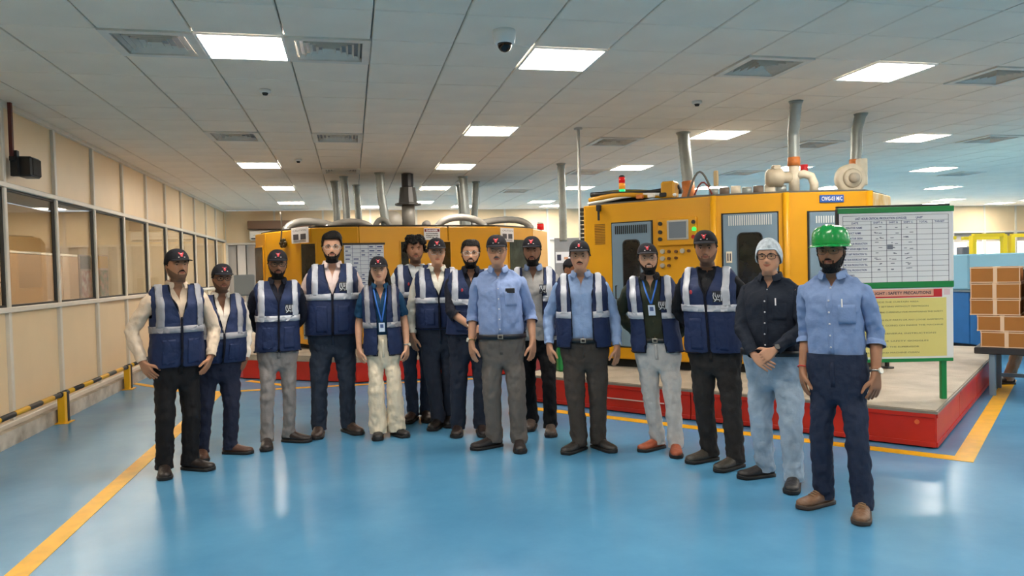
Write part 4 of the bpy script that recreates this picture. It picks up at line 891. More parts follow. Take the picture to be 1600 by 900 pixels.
def build_arm(net, hole, side, S, E, W, radii, ts, hand=None, hs=1.):
    fr, Q3 = arm_rings(S, E, W, radii, ts); mir = np.array([side, 1, 1.]); prev = hole
    for c, eb, eu, r in fr:
        rr = r if isinstance(r, tuple) else (r, r)
        P = [(c+rr[0]*math.cos(p)*eb+rr[1]*math.sin(p)*eu)*mir for p in PHI]
        k = net.ring(P); net.bridge(prev, k) if side > 0 else net.bridge(prev[::-1], k[::-1]); prev = k
    if hand is None: return prev
    d, n, curl, spread = hand; d = nrm(d); n = nrm(np.array(n)-d*(np.array(n)@d)); wv = np.cross(d, n); q = -n
    def palm(c, hw, ht, sk=0.):
        L = []
        for a, b in ((1, .55), (1.04, 0.), (1, -.55)): L.append((a, b))          # placeholder order fixed below
        top = [(1-.5*i, 1.) for i in range(5)]; pts = [(1.12, 0.), (1.08, .6)]+top+[(-1.08, .6), (-1.12, 0), (-1.08, -.6)]+[(-1+.5*i, -1.) for i in range(5)]+[(1.08, -.6)]
        return [c+wv*hw*a+q*ht*b for a, b in pts]
    W = np.array(W)
    stations = [(.012, .026, .019), (.035, .034, .017), (.060, .038, .0155), (.088, .039, .0135)]
    idx = []
    for st, hw, ht in stations:
        P = np.array(palm(W+d*st*hs+wv*.002, hw*hs, ht*hs))*mir; idx.append(P)
    PV = np.array([net.V[i] for i in prev]); best = min(range(16), key=lambda k: np.sum((np.roll(idx[0], -k, 0)-PV)**2))
    # roll the wrist ring's indices so that they meet the palm ring
    prev = [prev[(i-best) % 16] for i in range(16)]
    rings = []
    for P in idx:
        k = net.ring(P); rings.append(k)
    def br(a, b): net.bridge(a, b) if side > 0 else net.bridge(a[::-1], b[::-1])
    br(prev, rings[0]); br(rings[0], rings[1])
    # thumb leaves the side of the palm between stations 1 and 2
    A, Bq = rings[1], rings[2]
    for i in range(16):
        j = (i+1) % 16
        if i in (15, 0): continue
        net.F.append((A[i], A[j], Bq[j], Bq[i]))
    loop = [A[15], A[0], A[1], Bq[1], Bq[0], Bq[15]]
    br(rings[2], rings[3])
    c0 = np.mean([net.V[i] for i in loop], 0); td = nrm(d*.75+wv*.75+q*.25)*mir; bend = nrm(d+wv*.12+q*.35)*mir; n_m = n*mir; cur = loop; pos = c0
    base = np.array([net.V[i]-c0 for i in loop])
    for L, k, dr in ((.022, .85, td), (.024, .62, td), (.02, .58, bend), (.018, .5, bend), (.008, .25, bend)):
        pos = pos+dr*L*hs; f = base-np.outer(base@dr, dr); f = f/np.maximum(np.linalg.norm(f, axis=1, keepdims=True), 1e-6)*.0155*k*1.25*hs
        kx = net.ring(pos+f)
        for i in range(6): net.F.append((cur[i], cur[(i+1) % 6], kx[(i+1) % 6], kx[i]))
        cur = kx
    net.F.append(tuple(cur))
    K = rings[3]; lens = (.070, .078, .072, .056)
    for i in range(4):
        a, b, c_, d_ = K[2+i], K[3+i], K[13-i], K[14-i]
        ctr = np.mean([net.V[x] for x in (a, b, c_, d_)], 0)*mir; off = (1.5-i); fd = nrm(d+wv*off*.05*(1+spread)); cur4 = [a, b, c_, d_]; L = lens[i]*hs; ang = .12+.1*curl; h = .0098*hs; p = ctr
        for sgi, (fl, k) in enumerate(((.10, 1.05), (.32, .98), (.28, .92), (.22, .8), (.08, .5))):
            ang_i = curl*(.25, .75, 1.35, 1.7, 1.7)[sgi]; dd = axrot(wv, 0)@(fd*math.cos(ang_i)+q*math.sin(ang_i)); qq = q*math.cos(ang_i)-fd*math.sin(ang_i)
            p = p+dd*L*fl; R4 = [p+wv*h*k+qq*h*k, p-wv*h*k+qq*h*k, p-wv*h*k-qq*h*k, p+wv*h*k-qq*h*k]
            kx = net.ring([x*mir for x in R4])
            sides = [(0, 1), (1, 2), (2, 3), (3, 0)]
            for (x, y) in sides:
                if sgi == 0 and i == 0 and (x, y) == (3, 0): net.F.append((K[14], K[15], K[0], K[1], K[2], kx[0], kx[3]))
                elif sgi == 0 and i == 3 and (x, y) == (1, 2): net.F.append((K[6], K[7], K[8], K[9], K[10], kx[2], kx[1]))
                else: net.F.append((cur4[x], cur4[y], kx[y], kx[x]))
            cur4 = kx
        net.F.append(tuple(cur4))
    return None
L1, L2 = .285, .255
SH = np.array([.176, .004, 1.360])
def arm_pose(f, side):
    """returns S,E,W in the +x mirrored frame and the hand frame"""
    a = f.c['armL' if side < 0 else 'armR']; W, pole, hd, hn, curl = a[:5]
    m = np.array([side, 1, 1.]); S = SH*[f.sw, 1, 1]; E, W2 = ik(S, np.array(W)*m, L1, L2, np.array(pole)*m)
    return S, E, W2, (np.array(hd)*m, np.array(hn)*m, curl, .5)
def hole_idx(rings, side):
    cols = [6, 7, 8, 9, 10] if side > 0 else [26, 25, 24, 23, 22]
    bot, top = rings[0], rings[-1]
    return [bot[c] for c in cols]+[r[cols[4]] for r in rings[1:-1]]+[top[c] for c in cols[::-1]]+[r[cols[0]] for r in rings[1:-1]][::-1]
def leg_rings(f, side, radii, zs, base_th):
    hip, knee, ank = f.legs[side]; out = []
    for r, z in zip(radii, zs):
        if z >= knee[2]: t = (hip[2]-z)/(hip[2]-knee[2]); c = hip+(knee-hip)*t
        else: t = (knee[2]-z)/(knee[2]-ank[2]); c = knee+(ank-knee)*t
        rx, ry = r if isinstance(r, tuple) else (r, r)
        out.append([(c[0]+rx*math.sin(q), c[1]-ry*math.cos(q), z) for q in base_th])
    return out
def add_legs(net, f, ring, radii, zs, cap=False):
    """ring = 32 vertices at the crotch; splits into two legs"""
    V = net.V; fm, bm_ = V[ring[0]], V[ring[16]]; cz = min(fm[2], bm_[2])-.015
    cr = net.ring([fm*(1-t)+bm_*t+np.array([0, 0, -.035*math.sin(t*PI)]) for t in (.75, .5, .25)])   # from back to front
    for side in (1, -1):
        if side > 0: loop = [ring[i] for i in range(17)]+cr
        else: loop = [ring[(32-i) % 32] for i in range(17)]+cr
        prev = loop; ths = [R(90+18*(j-8)) for j in range(20)]
        for P in leg_rings(f, side, radii, zs, [t if side > 0 else -t for t in ths]):
            k = net.ring(P); net.bridge(prev, k) if side < 0 else net.bridge(prev[::-1], k[::-1]); prev = k
        if cap: net.cap(prev)
def skin_mat(c):
    r = c['skin']; return M('skin_%d_%d_%d' % tuple(r), r, .5, var=.06, vscale=25, spec=.35)
def cloth(name, rgb, var=.05, vs=14, rough=.85, bump=.25, bs=28, **k): return M('cloth_'+name, rgb, rough, var=var, vscale=vs, bump=bump, bscale=bs, spec=.2, **k)
def patch(f, name, fn, A, Bv, mask, mat, par, off=0., thick=0., sub=0, space='head', disp=None):
    """a piece of surface over a parameter grid kept where mask is true"""
    G, Z = np.meshgrid(A, Bv, indexing='ij'); P = fn(G, Z); na, nb = G.shape; mk = mask(G, Z); used = {}; V = []; F = []
    for i in range(na-1):
        for j in range(nb-1):
            if mk[i, j] and mk[i+1, j] and mk[i, j+1] and mk[i+1, j+1]:
                q = []
                for a, b in ((i, j), (i+1, j), (i+1, j+1), (i, j+1)):
                    if (a, b) not in used: used[(a, b)] = len(V); V.append(P[a, b])
                    q.append(used[(a, b)])
                F.append(q)
    if not F: return None
    V = np.array(V)
    if space == 'head': V = f.head(V)
    return meshobj(name, f.warp(V), F, mat, par, True, sub=sub, solid=thick, disp=disp)

BLK = M('hair_black', (17, 14, 13), .6, var=.35, vscale=60, bump=.5, bscale=90, spec=.2)
VESTB = cloth('vest_navy', (38, 50, 84), .10, 9, .62, .35, 16)
VPIPE = cloth('vest_piping', (20, 22, 34), .0, 5)
REFL = M('reflective_bright', (184, 187, 196), .35, 0.0, var=.05, vscale=20, bump=.2, bscale=30); REFG = M('reflective_grey', (146, 146, 152), .4, var=.05, vscale=20, bump=.2, bscale=30)
CAPB = cloth('cap_black', (30, 30, 36), .08, 20, .8)
LENS = glass_mat('lens', (236, 238, 238), .06)
EYEW = M('eye_white', (206, 196, 188), .3); EYED = M('eye_dark', (26, 16, 12), .2); TEETH = M('teeth', (216, 206, 192), .4)
LEATH = M('shoe_black', (34, 28, 26), .35, var=.2, vscale=15); SOLE = M('sole_dark', (22, 20, 20), .6)

def make_shoe(f, side, par):
    c = f.c; ank, ang = f.feet[side]; col = c['shoe']; mt = M('shoe_%d_%d_%d' % tuple(col), col, .42, var=.18, vscale=18, bump=.2, bscale=60)
    L = .282*c.get('shoesz', 1.)*f.s; O = np.array([ank[0], ank[1], 0.])*f.s
    A = rotz(ang); e = empty('shoe', O, ang, par)
    # stations along the foot: t, half width, height, toe lift
    st = [(-.02, .022, .050, .012), (0, .034, .074, .004), (.06, .039, .098, 0), (.2, .041, .108, 0), (.33, .043, .106, 0), (.45, .045, .092, 0), (.6, .050, .076, 0), (.74, .052, .068, .001), (.87, .047, .062, .003), (.96, .034, .052, .008), (1.0, .016, .034, .013)]
    nb = 14; rings = []; net = Net(); sc = f.s
    for t, w, h, l in st:
        y = -(t-.22)*L; P = []
        for k in range(nb):
            a = -PI/2+2*PI*k/nb; cx, cz = math.cos(a), math.sin(a); x = w*sc*np.sign(cx)*abs(cx)**.75
            z = l+.012+(h*sc-.012)*(.5+.5*np.sign(cz)*abs(cz)**.8) if cz > -.7 else l+.010
            if cz > 0: x *= 1-.38*max(0, cz)**1.5
            P.append((x, y, z))
        rings.append(net.ring(P))
    for a, b in zip(rings[:-1], rings[1:]): net.bridge(a, b)
    net.cap(rings[0]); net.cap(rings[-1])
    up = meshobj('upper', net.V, net.F, mt, e, True, sub=1)
    net = Net(); rg = []
    for z, gx in ((0.0, .97), (.006, 1.05), (.02, 1.07), (.024, 1.0)):
        P = []
        ts = np.linspace(0, 1, 9)
        W = lambda t: np.interp(t, [q[0] for q in st], [q[1] for q in st])
        right = [(W(t)*sc*gx+.003, -(t-.22)*L*1.01, z+(.006 if t > .95 else 0)) for t in ts]; left = [(-x, y, zz) for x, y, zz in right[::-1]]
        rg.append(net.ring([(0, -(-.03-.22)*L*1.01, z)]+right+[(0, -(1.02-.22)*L*1.01, z+.006)]+left))
    for a, b in zip(rg[:-1], rg[1:]): net.bridge(a, b)
    net.cap(rg[0]); net.cap(rg[-1])
    meshobj('sole', net.V, net.F, M('sole_tan', c['sole'], .6) if 'sole' in c else SOLE, e, True)
    if c.get('laces'):
        mb = MB()
        for k in range(4):
            t = .40+.07*k; y = -(t-.22)*L; h = np.interp(t, [q[0] for q in st], [q[2] for q in st])*sc+.012; mb.tube([(-.02, y, h-.012), (0, y-.004, h-.004), (.02, y, h-.012)], .0035, 5)
        mb.build('laces', M('lace', c['laces'], .7), e)

def person(c):
    f = Fig(c); sc = f.s
    root = empty('person', (c['pos'][0], c['pos'][1], c.get('z0', 0.)), c['rz'])
    tag(root, c['label'], 'person', c.get('group', 'people in the group photo'))
    # legs
    f.legs = {}; f.feet = {}
    for side in (1, -1):
        fx, fy, ang = c['feet'][side]; ank = np.array([fx/sc-f.lean*0, fy/sc, .085]); hip = np.array([side*.088*f.g, .01, .80])
        knee, _ = ik(hip, ank, .37, np.linalg.norm(hip-ank)*1.004-.37+.002, (side*.15, -1, 0)); f.legs[side] = (hip, knee, ank); f.feet[side] = (ank, ang)
    sk = skin_mat(c); hasvest = c.get('vest') is not None
    poses = {s_: arm_pose(f, s_) for s_ in (1, -1)}
    # ---------------- body: one continuous surface
    net = Net(); TR = []; th = np.arange(NT)*2*PI/NT
    for z in TZs[1:-1]: TR.append(net.ring(f.tp(th, z, -.006 if z < 1.40 else 0)))
    for i in range(len(TR)-1):
        for j in range(NT):
            if 6 <= i < 10 and (6 <= j < 10 or 22 <= j < 26): continue
            k = (j+1) % NT; net.F.append((TR[i][j], TR[i][k], TR[i+1][k], TR[i+1][j]))
    prev = TR[-1]
    for z in HZ:
        kk = .38*float(sst(-.02, .03, z)); P = f.head(f.hp(th-kk*np.sin(th), z)); r = net.ring(P); net.bridge(prev, r); prev = r
    net.cap(prev)
    hs = c.get('handsz', 1.)
    for side in (1, -1):
        S, E, W, hand = poses[side]; rs = [.049, .048, .043, .040, .037, .038, .037, .033, .028, (.021, .026)]
        build_arm(net, hole_idx([TR[i-1] for i in HOLE], side), side, S, E, W, rs, [0, .1, .25, .38, .46, .54, .66, .78, .9, .985], hand, hs)
    add_legs(net, f, TR[0], [.060, .055, .048, .044, .044, .042, .034, .03], [.66, .57, .48, .42, .36, .28, .16, .075], cap=True)
    meshobj('body', f.warp(net.V), net.F, sk, root, True, sub=1)
    # ---------------- face
    H = lambda P: f.warp(f.head(P))
    nose_y = lambda x, z, o: f.hp(np.arcsin(np.clip(x/.075, -1, 1)), z, o)
    for s_ in (-1, 1):
        p = f.hp(np.array(s_*.36), np.array(.113), -.0045); A = f.headM()
        e = MB(); V0 = len(e.V); e.ball((0, 0, 0), (.0155, .0105, .0078 if not c.get('smile') else .0064), 12, 8)
        V = [np.array(v) for v in e.V]; mi = []
        for fc in e.F:
            m_ = np.mean([V[i] for i in fc], 0); mi.append(1 if (m_[0]**2+m_[2]**2) < .0066**2 and m_[1] < 0 else 0)
        Q = rotz(s_*.22); meshobj('eye', H([p+Q@v for v in V]), e.F, [EYEW, EYED], root, True, mi=mi)
        mb = MB(); 
        tt = np.linspace(.19, .56, 8); P0 = [f.hp(np.array(s_*t), np.array(.1285+.005*math.sin((t-.19)/.37*PI)), .0015) for t in tt]
        mb.tube(P0, [.002, .0032, .0036, .0036, .0034, .003, .0022, .0014], 6); meshobj('eyebrow', H(mb.V), mb.F, BLK if c.get('hairc') != 'grey' else M('hair_grey', (110, 104, 100), .6), root, True)
    lipc = [int(v*k) for v, k in zip(c['skin'], (.86, .66, .64))]
    lipm = M('lip_%d_%d_%d' % tuple(lipc), lipc, .45)
    sm = c.get('smile', 0); aa = np.linspace(-.30, .30, 13)*(1.12 if sm else 1.)
    zc = lambda a: .0495+(.006 if sm else .001)*(a/.3)**2
    def lipfn(G, Z): return f.hp(G, zc(G)+Z*(1-(G/.36)**2), .0016)
    patch(f, 'mouth', lipfn, aa, np.linspace(-.0085, .0075, 5), lambda g, z: np.abs(g) < 1, lipm, root)
    if sm > 1: patch(f, 'teeth', lambda G, Z: f.hp(G, zc(G)+Z, .0028), np.linspace(-.22, .22, 9), np.linspace(-.0035, .003, 3), lambda g, z: np.abs(g) < 1, TEETH, root)
    # ---------------- facial hair
    hm = M('hair_grey', (110, 104, 100), .6) if c.get('hairc') == 'grey' else BLK
    TA = np.linspace(-1.75, 1.75, 57); ZA = np.linspace(-.022, .135, 48)
    if c.get('beard'):
        full = c['beard']
        def bmask(g, z):
            a = np.abs(g); top = np.where(a < .42, .036+.0*a, np.where(a < 1.0, .036+(a-.42)*.055, .07+(a-1.0)*.06)); m = (z < top) & (a < 1.62)
            chin = (a < .30) & (z > .036) & (z < .037); stash = (a < .36) & (z > .0575-.012*(a/.36)**2) & (z < .0705-.018*(a/.36)**2); side = (a > .30) & (a < .46) & (z > .03) & (z < .056)
            return m | stash | side
        def bfn(G, Z):
            o = (.003+.005*full)*(.6+.4*np.sin(G*37+Z*900)**2)*(1-.65*sst(.5, 1.2, np.abs(G))) if full > .3 else .0016+0*G
            return f.hp(G, Z-full*.004*gau(G, 0, .6)*(1-sst(-.01, .03, Z)), o)
        patch(f, 'beard', bfn, TA, ZA, bmask, hm if full > .3 else M('stubble_%d' % c['skin'][0], [int(v_*.62) for v_ in c['skin']], .7), root)
    if c.get('stash'):
        patch(f, 'moustache', lambda G, Z: f.hp(G, Z, .0045+.002*np.sin(G*60)), np.linspace(-.42, .42, 25), np.linspace(.045, .075, 14), lambda a, z: (np.abs(a) < .37) & (z > .0585-.013*(a/.37)**2) & (z < .072-.018*(a/.37)**2), hm, root)
    # ---------------- hair
    hat = c.get('hat')
    def hairmask(g, z):
        a = np.abs(np.angle(np.exp(1j*g))); line = np.where(a < .75, .172-.0*a, np.where(a < 1.25, .172-(a-.75)*.088, np.where(a < 1.5, .128-(a-1.25)*.22, np.where(a < 1.95, .118, .118-(a-1.95)*.11))))
        line = np.where((a > 1.28) & (a < 1.48), .075 if (c.get('beard', 0) > .3 or not hat) else .105, line)
        return z > line-(.004 if c.get('low') else 0)
    if c.get('hair', 1):
        ht = c.get('hairt', .006)
        def hfn(G, Z):
            w_ = ht*(.75+.5*np.sin(G*13+Z*150)*np.sin(G*7.3-Z*90)) if ht > .02 else ht
            return f.hp(G, Z, w_+(ht*.8*sst(.17, .22, Z) if not hat else 0)+(.02*gau(np.angle(np.exp(1j*G)), .3, .9)*sst(.15, .2, Z) if c.get('quiff') else 0))
        patch(f, 'hair', hfn, np.linspace(-PI, PI, 65), np.concatenate([np.linspace(.0, .2, 34), [.206, .212, .217, .221, .224]]), hairmask, hm, root, thick=-.004, sub=1, disp=(.008, .010))
    if c.get('curls'):
        net = Net(); mb = MB(); rg = random.Random(4)
        for k in range(150):
            a = rg.uniform(-PI, PI); z = rg.uniform(.09 if abs(a) > 1.4 else .165, .222); p = f.hp(np.array(a), np.array(z), .02)
            mb.ball(p, rg.uniform(.012, .021), 6, 5)
        meshobj('curls', H(mb.V), mb.F, BLK, root, True)
    if c.get('longhair'):
        for s_ in (-1, 1):
            mb = MB(); b = np.array([s_*.062, .03, 1.62]); pts = [b, b+[s_*.012, .0, -.08], b+[s_*.02, -.02, -.18], b+[s_*.028, -.06, -.27], b+[s_*.03+(.05 if s_ > 0 else 0), -.07, -.36]]
            mb.tube(pts, [.022, .034, .036, .032, .012], 10); 
            for k in range(7):
                o = np.array([s_*.006*(k-3), .01*math.sin(k*2.), 0]); mb.tube([np.array(p)+o for p in pts[:-1]]+[np.array(pts[-1])+o+[s_*.008*(k-3), 0, -.03*(k % 3)]], [.012, .016, .016, .014, .004], 6)
            meshobj('hair_lock', f.warp(mb.V), mb.F, BLK, root, True)
        mb = MB(); mb.tube([(0, .085, 1.64), (0, .105, 1.54), (0, .12, 1.42), (0, .135, 1.3)], [.05, .062, .06, .02], 12); meshobj('hair_back', f.warp(mb.V), mb.F, BLK, root, True)
    # ---------------- headwear
    if hat == 'cap':
        cm = CAPB; front = c.get('capz', .158)
        def capz(th): return front-.024*(1-np.cos(th))/2*1.0
        thc = np.linspace(0, 2*PI, 41)[:-1]; net = Net(); prev = None
        for k, u in enumerate(np.linspace(0, 1, 10)):
            z0 = capz(thc); P = []
            for t, zz in zip(thc, z0):
                b = f.hp(np.array(t), np.array(.15), .009)*[1, 1, 0]+[0, 0, zz]
                pass
                top = .247; a = u*PI/2; r = math.cos(a)**.78 if u < 1 else .02; ctr = np.array([0, -.012, 0]); q = ctr+(b-ctr)*[r, r, 1]; q[2] = zz+(top-zz)*math.sin(a)**1.05; P.append(q)
            r_ = net.ring(P)
            if prev: net.bridge(prev, r_)
            prev = r_
        net.cap(prev); cap = meshobj('cap', H(net.V), net.F, cm, root, True, sub=1, solid=.003)
        ta = np.linspace(-.98, .98, 17); G = []
        for r in np.linspace(0, 1, 6):
            row = []
            for t in ta:
                b = f.hp(np.array(t), np.array(.15), .009); b[2] = float(capz(np.array(t)))+.004; ex = .09*(math.cos(t*1.55)**.55 if abs(t*1.55) < PI/2 else 0); row.append(b+np.array([math.sin(t)*.25, -1, 0])*ex*r+[0, 0, -.016*r*ex/.07-.30*b[0]**2*6*r*.5])
            G.append(row)
        mb = MB().grid(G); meshobj('brim', H(mb.V), mb.F, cm, cap, True, solid=.005, sub=1)
        # small embroidered mark: a red and white forked sign over a white line
        def cp(x, z, o=.0045):
            t = math.asin(np.clip(x/.09, -1, 1)); zz = front+.02+z; a = math.asin(min(1, ((zz-capz(t))/(.247-capz(t)))**(1/1.05))); b = f.hp(np.array(t), np.array(.15), .009+o); r = math.cos(a)**.78; ctr = np.array([0, -.012, 0]); q = ctr+(b-ctr)*[r, r, 1]; q[2] = zz; return q
        def poly(pts, mat, name):
            P = [cp(x, z) for x, z in pts]; meshobj(name, H(P), [list(range(len(P)))], mat, cap, fix=False)
        lr = M('logo_red', (196, 40, 52), .6); lw_ = M('logo_white', (222, 214, 216), .6)
        poly([(-.022, .036), (-.008, .036), (0, .022), (.008, .036), (.022, .036), (.006, .014), (.006, .004), (-.006, .004), (-.006, .014)], lr, 'cap_logo')
        poly([(-.006, .030), (.006, .030), (.0, .024)], lw_, 'cap_logo_mark'); poly([(-.024, -.003), (.024, -.003), (.024, .002), (-.024, .002)], lw_, 'cap_logo_line')
    elif hat == 'helmet':
        gm = M('helmet_green', (18, 132, 60), .24, spec=.45); net = Net(); prev = None; thc = np.linspace(0, 2*PI, 49)[:-1]
        for k, (u, zo) in enumerate(((0, 0), (.1, .02), (.25, .045), (.42, .068), (.6, .086), (.78, .098), (.92, .104), (1, .105))):
            P = []
            for t in thc:
                r = .116*math.sqrt(max(0, 1-u**2.3)) if u < 1 else .004; rid = .007*(gau(abs(abs(math.sin(t))-.35), 0, .10))*(u > .05) if True else 0
                P.append((1.0*r*math.sin(t)*.93, -1.1*r*math.cos(t)-.012, .152+zo*1.12+(rid*1.4 if u > .3 else 0)))
            r_ = net.ring(P)
            if prev: net.bridge(prev, r_)
            prev = r_
        net.cap(prev); hl = meshobj('hard_hat', H(net.V), net.F, gm, root, True, sub=1, solid=.003)
        G = []
        for r in (0, .5, 1):
            row = []
            for t in np.linspace(0, 2*PI, 49): ex = (.012+.045*max(0, math.cos(t))**1.5)*r; row.append(((.114+ex)*.93*math.sin(t), -1.1*(.114+ex)*math.cos(t)-.012, .154-.012*r*(.3+max(0, math.cos(t)))-.01*r*abs(math.sin(t))))
            G.append(row)
        mb = MB().grid(G); meshobj('peak', H(mb.V), mb.F, gm, hl, True, solid=.004)
        for x in (-.045, 0, .045): mb = MB(); mb.tube([(x*.5, -.125+.11*t*t, .178+.095*math.sin(t*PI/2)) for t in np.linspace(0, 1, 7)], [.004, .007, .008, .008, .007, .006, .004], 6); meshobj('ridge', H(mb.V), mb.F, gm, hl, True)
        for s_ in (-1, 1): mb = MB(); mb.tube([(s_*.08, .0, .16), (s_*.079, -.005, .09), (s_*.06, -.035, .02), (s_*.02, -.07, -.004)], .0035, 6); meshobj('chin_strap', H(mb.V), mb.F, VPIPE, hl, True)
    elif hat == 'net':
        nm_ = M('hair_net', (196, 206, 214), .7, rgb2=(150, 160, 170), vscale=40)
        def nline(a): return np.where(a < .75, .163, np.where(a < 1.5, .163-(a-.75)*.115, .077-(a-1.5)*.022))
        def nfn(G, U):
            a = np.abs(np.angle(np.exp(1j*G))); p0 = np.arcsin((nline(a)-.118)/.126); p = p0+(PI/2*.995-p0)*U; k = 1+.012*np.sin(G*15)*np.sin(U*8)
            return np.stack([.090*k*np.sin(G)*np.cos(p), -.010-.116*k*np.cos(G)*np.cos(p), .118+.126*k*np.sin(p)], -1)
        patch(f, 'hair_net', nfn, np.linspace(-PI, PI, 57), np.linspace(0, 1, 14), lambda g, u: g < 99, nm_, root, thick=.002)
        mb = MB(); ag = np.linspace(-PI, PI, 41); mb.tube(nfn(ag, np.zeros(41)), .005, 6); meshobj('net_band', H(mb.V), mb.F, M('net_edge', (206, 216, 224), .7), root, True)
    # ---------------- glasses
    if c.get('glasses'):
        gc, gr = c['glasses']; gm = M('frame_%d' % gc[0], gc, .3); mb = MB(); mbl = MB()
        for s_ in (-1, 1):
            cx = s_*.033; P = []
            for k in range(16): t = 2*PI*k/16; sx, cz = sup(np.array(t), 3.2); x = cx+.0265*float(sx); z = .112+.0185*float(cz); P.append((x, -.114+.9*x*x*4.0, z))
            mb.tube(P+P[:1], gr, 6, False); mbl.add(P, [tuple(range(16))])
            mb.tube([(s_*.0595, -.104, .117), (s_*.074, -.085, .118), (s_*.0815, -.02, .116), (s_*.080, .02, .108)], gr, 6)
        mb.tube([(-.007, -.115, .115), (0, -.118, .117), (.007, -.115, .115)], gr, 6)
        g_ = meshobj('glasses', H(mb.V), mb.F, gm, root, True); meshobj('lenses', H(mbl.V), mbl.F, LENS, g_, fix=False)
    # ---------------- trousers
    tc = c['trousers']; tm = cloth('trouser_%d_%d_%d' % tuple(tc), tc, c.get('tvar', .08), c.get('tvs', 10), .8, .35, 22)
    net = Net(); rs_ = []; belt = c.get('beltz', .945)
    for z in (belt+.015, belt-.03, .86, .80, .745, .70): rs_.append(net.ring(f.tp(th, z, .018)))
    for a, b in zip(rs_[:-1], rs_[1:]): net.bridge(a, b)
    w_ = c.get('leg', 1.); fl = c.get('flare', 0.); rad = [.086, .083, .078, .072, .068, .067, .066, .065, .064, .067, .062]; zs = [.64, .59, .54, .47, .41, .33, .25, .18, .125, .085, .045]
    jg = random.Random(hash(c['label']) % 9999 if False else len(c['label'])); rad2 = []
    for r, z in zip(rad, zs): k = 1+(w_-1)*min(1, (.75-z)/.25)+fl*max(0, (.5-z)/.5); bo = 1.0+.07*jg.uniform(-1, 1)*(z < .3); rad2.append((r*k*bo*(.95 if z > .5 else 1)*(f.g if z > .5 else 1), r*k*1.06))
    add_legs(net, f, rs_[-1], rad2, zs)
    tr = meshobj('trousers', f.warp(net.V), net.F, tm, root, True, sub=2, disp=(.022, .05))
    if c.get('crease'): pass
    if c.get('belt'):
        V = []; net = Net(); a = net.ring(f.tp(th, belt-.02, .027)); b = net.ring(f.tp(th, belt+.018, .027)); net.bridge(a, b)
        bl = meshobj('belt', f.warp(net.V), net.F, M('belt_%d' % c['belt'][0], c['belt'], .4), root, True, solid=.004)
        mb = MB(); p = f.front(0, belt, .035); mb.cbox(p, (.044, .006, .036), .003); bk = meshobj('buckle', f.warp(mb.V), mb.F, M('buckle', (176, 170, 158), .3, .7), bl)
        mb = MB(); mb.box(p-[0, .004, 0], (.026, .004, .02)); meshobj('buckle_slot', f.warp(mb.V), mb.F, RUBBER, bl)
    mb = MB(); mb.grid([[f.front(x, z, .021) for x in (-.012, .012)] for z in np.linspace(.78, belt-.03, 5)]); meshobj('fly', f.warp(mb.V), mb.F, tm, tr, True, solid=.003)
    # ---------------- shirt
    shc = c['shirt']; shm = c.get('shirtm') or cloth('shirt_%d_%d_%d' % tuple(shc), shc, c.get('svar', .05), 10, .8, .35, 24)
    tuck = c.get('tuck', True); hem = belt-.018 if tuck else .82; vo = c.get('vneck', 1.385)
    def th0(z, xs): return np.abs(f.thx(xs, z))
    zs = [hem]+[z for z in TZs if hem+.03 < z < 1.462]+[1.466]
    net = Net(); SR = []
    for z in zs:
        xo = .0+.042*float(sst(vo-.01, 1.47, z)); o = .013 if z < 1.40 else .010
        if tuck and z < belt+.03: o = .006
        if not tuck: o += .016*float(1-sst(.82, 1.1, z))
        t0 = float(th0(z, xo)); tt = t0+(2*PI-2*t0)*np.arange(NT+1)/NT; P = f.tp(tt, z, o); SR.append(net.ring(P))
    hz = [i for i, z in enumerate(zs) if 1.215 < z < 1.395]
    for i in range(len(SR)-1):
        for j in range(NT):
            if hz[0] <= i < hz[-1] and (6 <= j < 10 or 22 <= j < 26): continue
            net.F.append((SR[i][j], SR[i][j+1], SR[i+1][j+1], SR[i+1][j]))
    slv = c.get('sleeve', 'long'); ends = {}
    for side in (1, -1):
        S, E, W, hand = poses[side]
        cols = [6, 7, 8, 9, 10] if side > 0 else [26, 25, 24, 23, 22]; RR = [SR[i] for i in hz]
        hole = [RR[0][q] for q in cols]+[r[cols[4]] for r in RR[1:-1]]+[RR[-1][q] for q in cols[::-1]]+[r[cols[0]] for r in RR[1:-1]][::-1]
        T_, Rr = [0, .1, .22, .33, .42, .48, .54, .62, .72, .82, .9, .95, .985], [.060, .060, .058, .055, .053, .052, .052, .051, .048, .044, .042, .039, .037]
        if slv == 'roll': T_, Rr = T_[:7]+[.575, .59, .645], Rr[:7]+[.049, .056, .055]
        if slv == 'short': T_, Rr = [0, .1, .2, .3, .345, .35], [.060, .062, .062, .062, .063, .055]
        sl = c.get('sl', 1.); Rr = [r*(1+(sl-1)*min(1, t*3)) for r, t in zip(Rr, T_)]
        end = build_arm(net, hole, side, S, E, W, Rr, T_); ends[side] = end
    sh = meshobj('shirt', f.warp(net.V), net.F, shm, root, True, sub=2, disp=(.020, .05))
    # collar
    if c.get('collar', 1):
        ca = np.linspace(.42, 2*PI-.42, 25); G = []
        for zr, o in ((1.452, .010), (1.492, .011), (1.500, .017), (1.480, .022), (1.452, .026)):
            row = []
            for t in ca:
                fr = max(0, math.cos(t)); bk = max(0, -math.cos(t)); z = zr-.012*fr-(.014*fr**2 if o > .02 else 0)+.008*bk; e_ = o+(.016*fr if o > .02 else 0)
                row.append((( .058+e_)*math.sin(t), -(.056+e_)*math.cos(t)+.006, z))
            G.append(row)
        mb = MB().grid(G); meshobj('collar', f.warp(mb.V), mb.F, cloth('collar_%d_%d_%d' % tuple(c['collarc']), c['collarc']) if 'collarc' in c else shm, sh, True, solid=.002, sub=1)
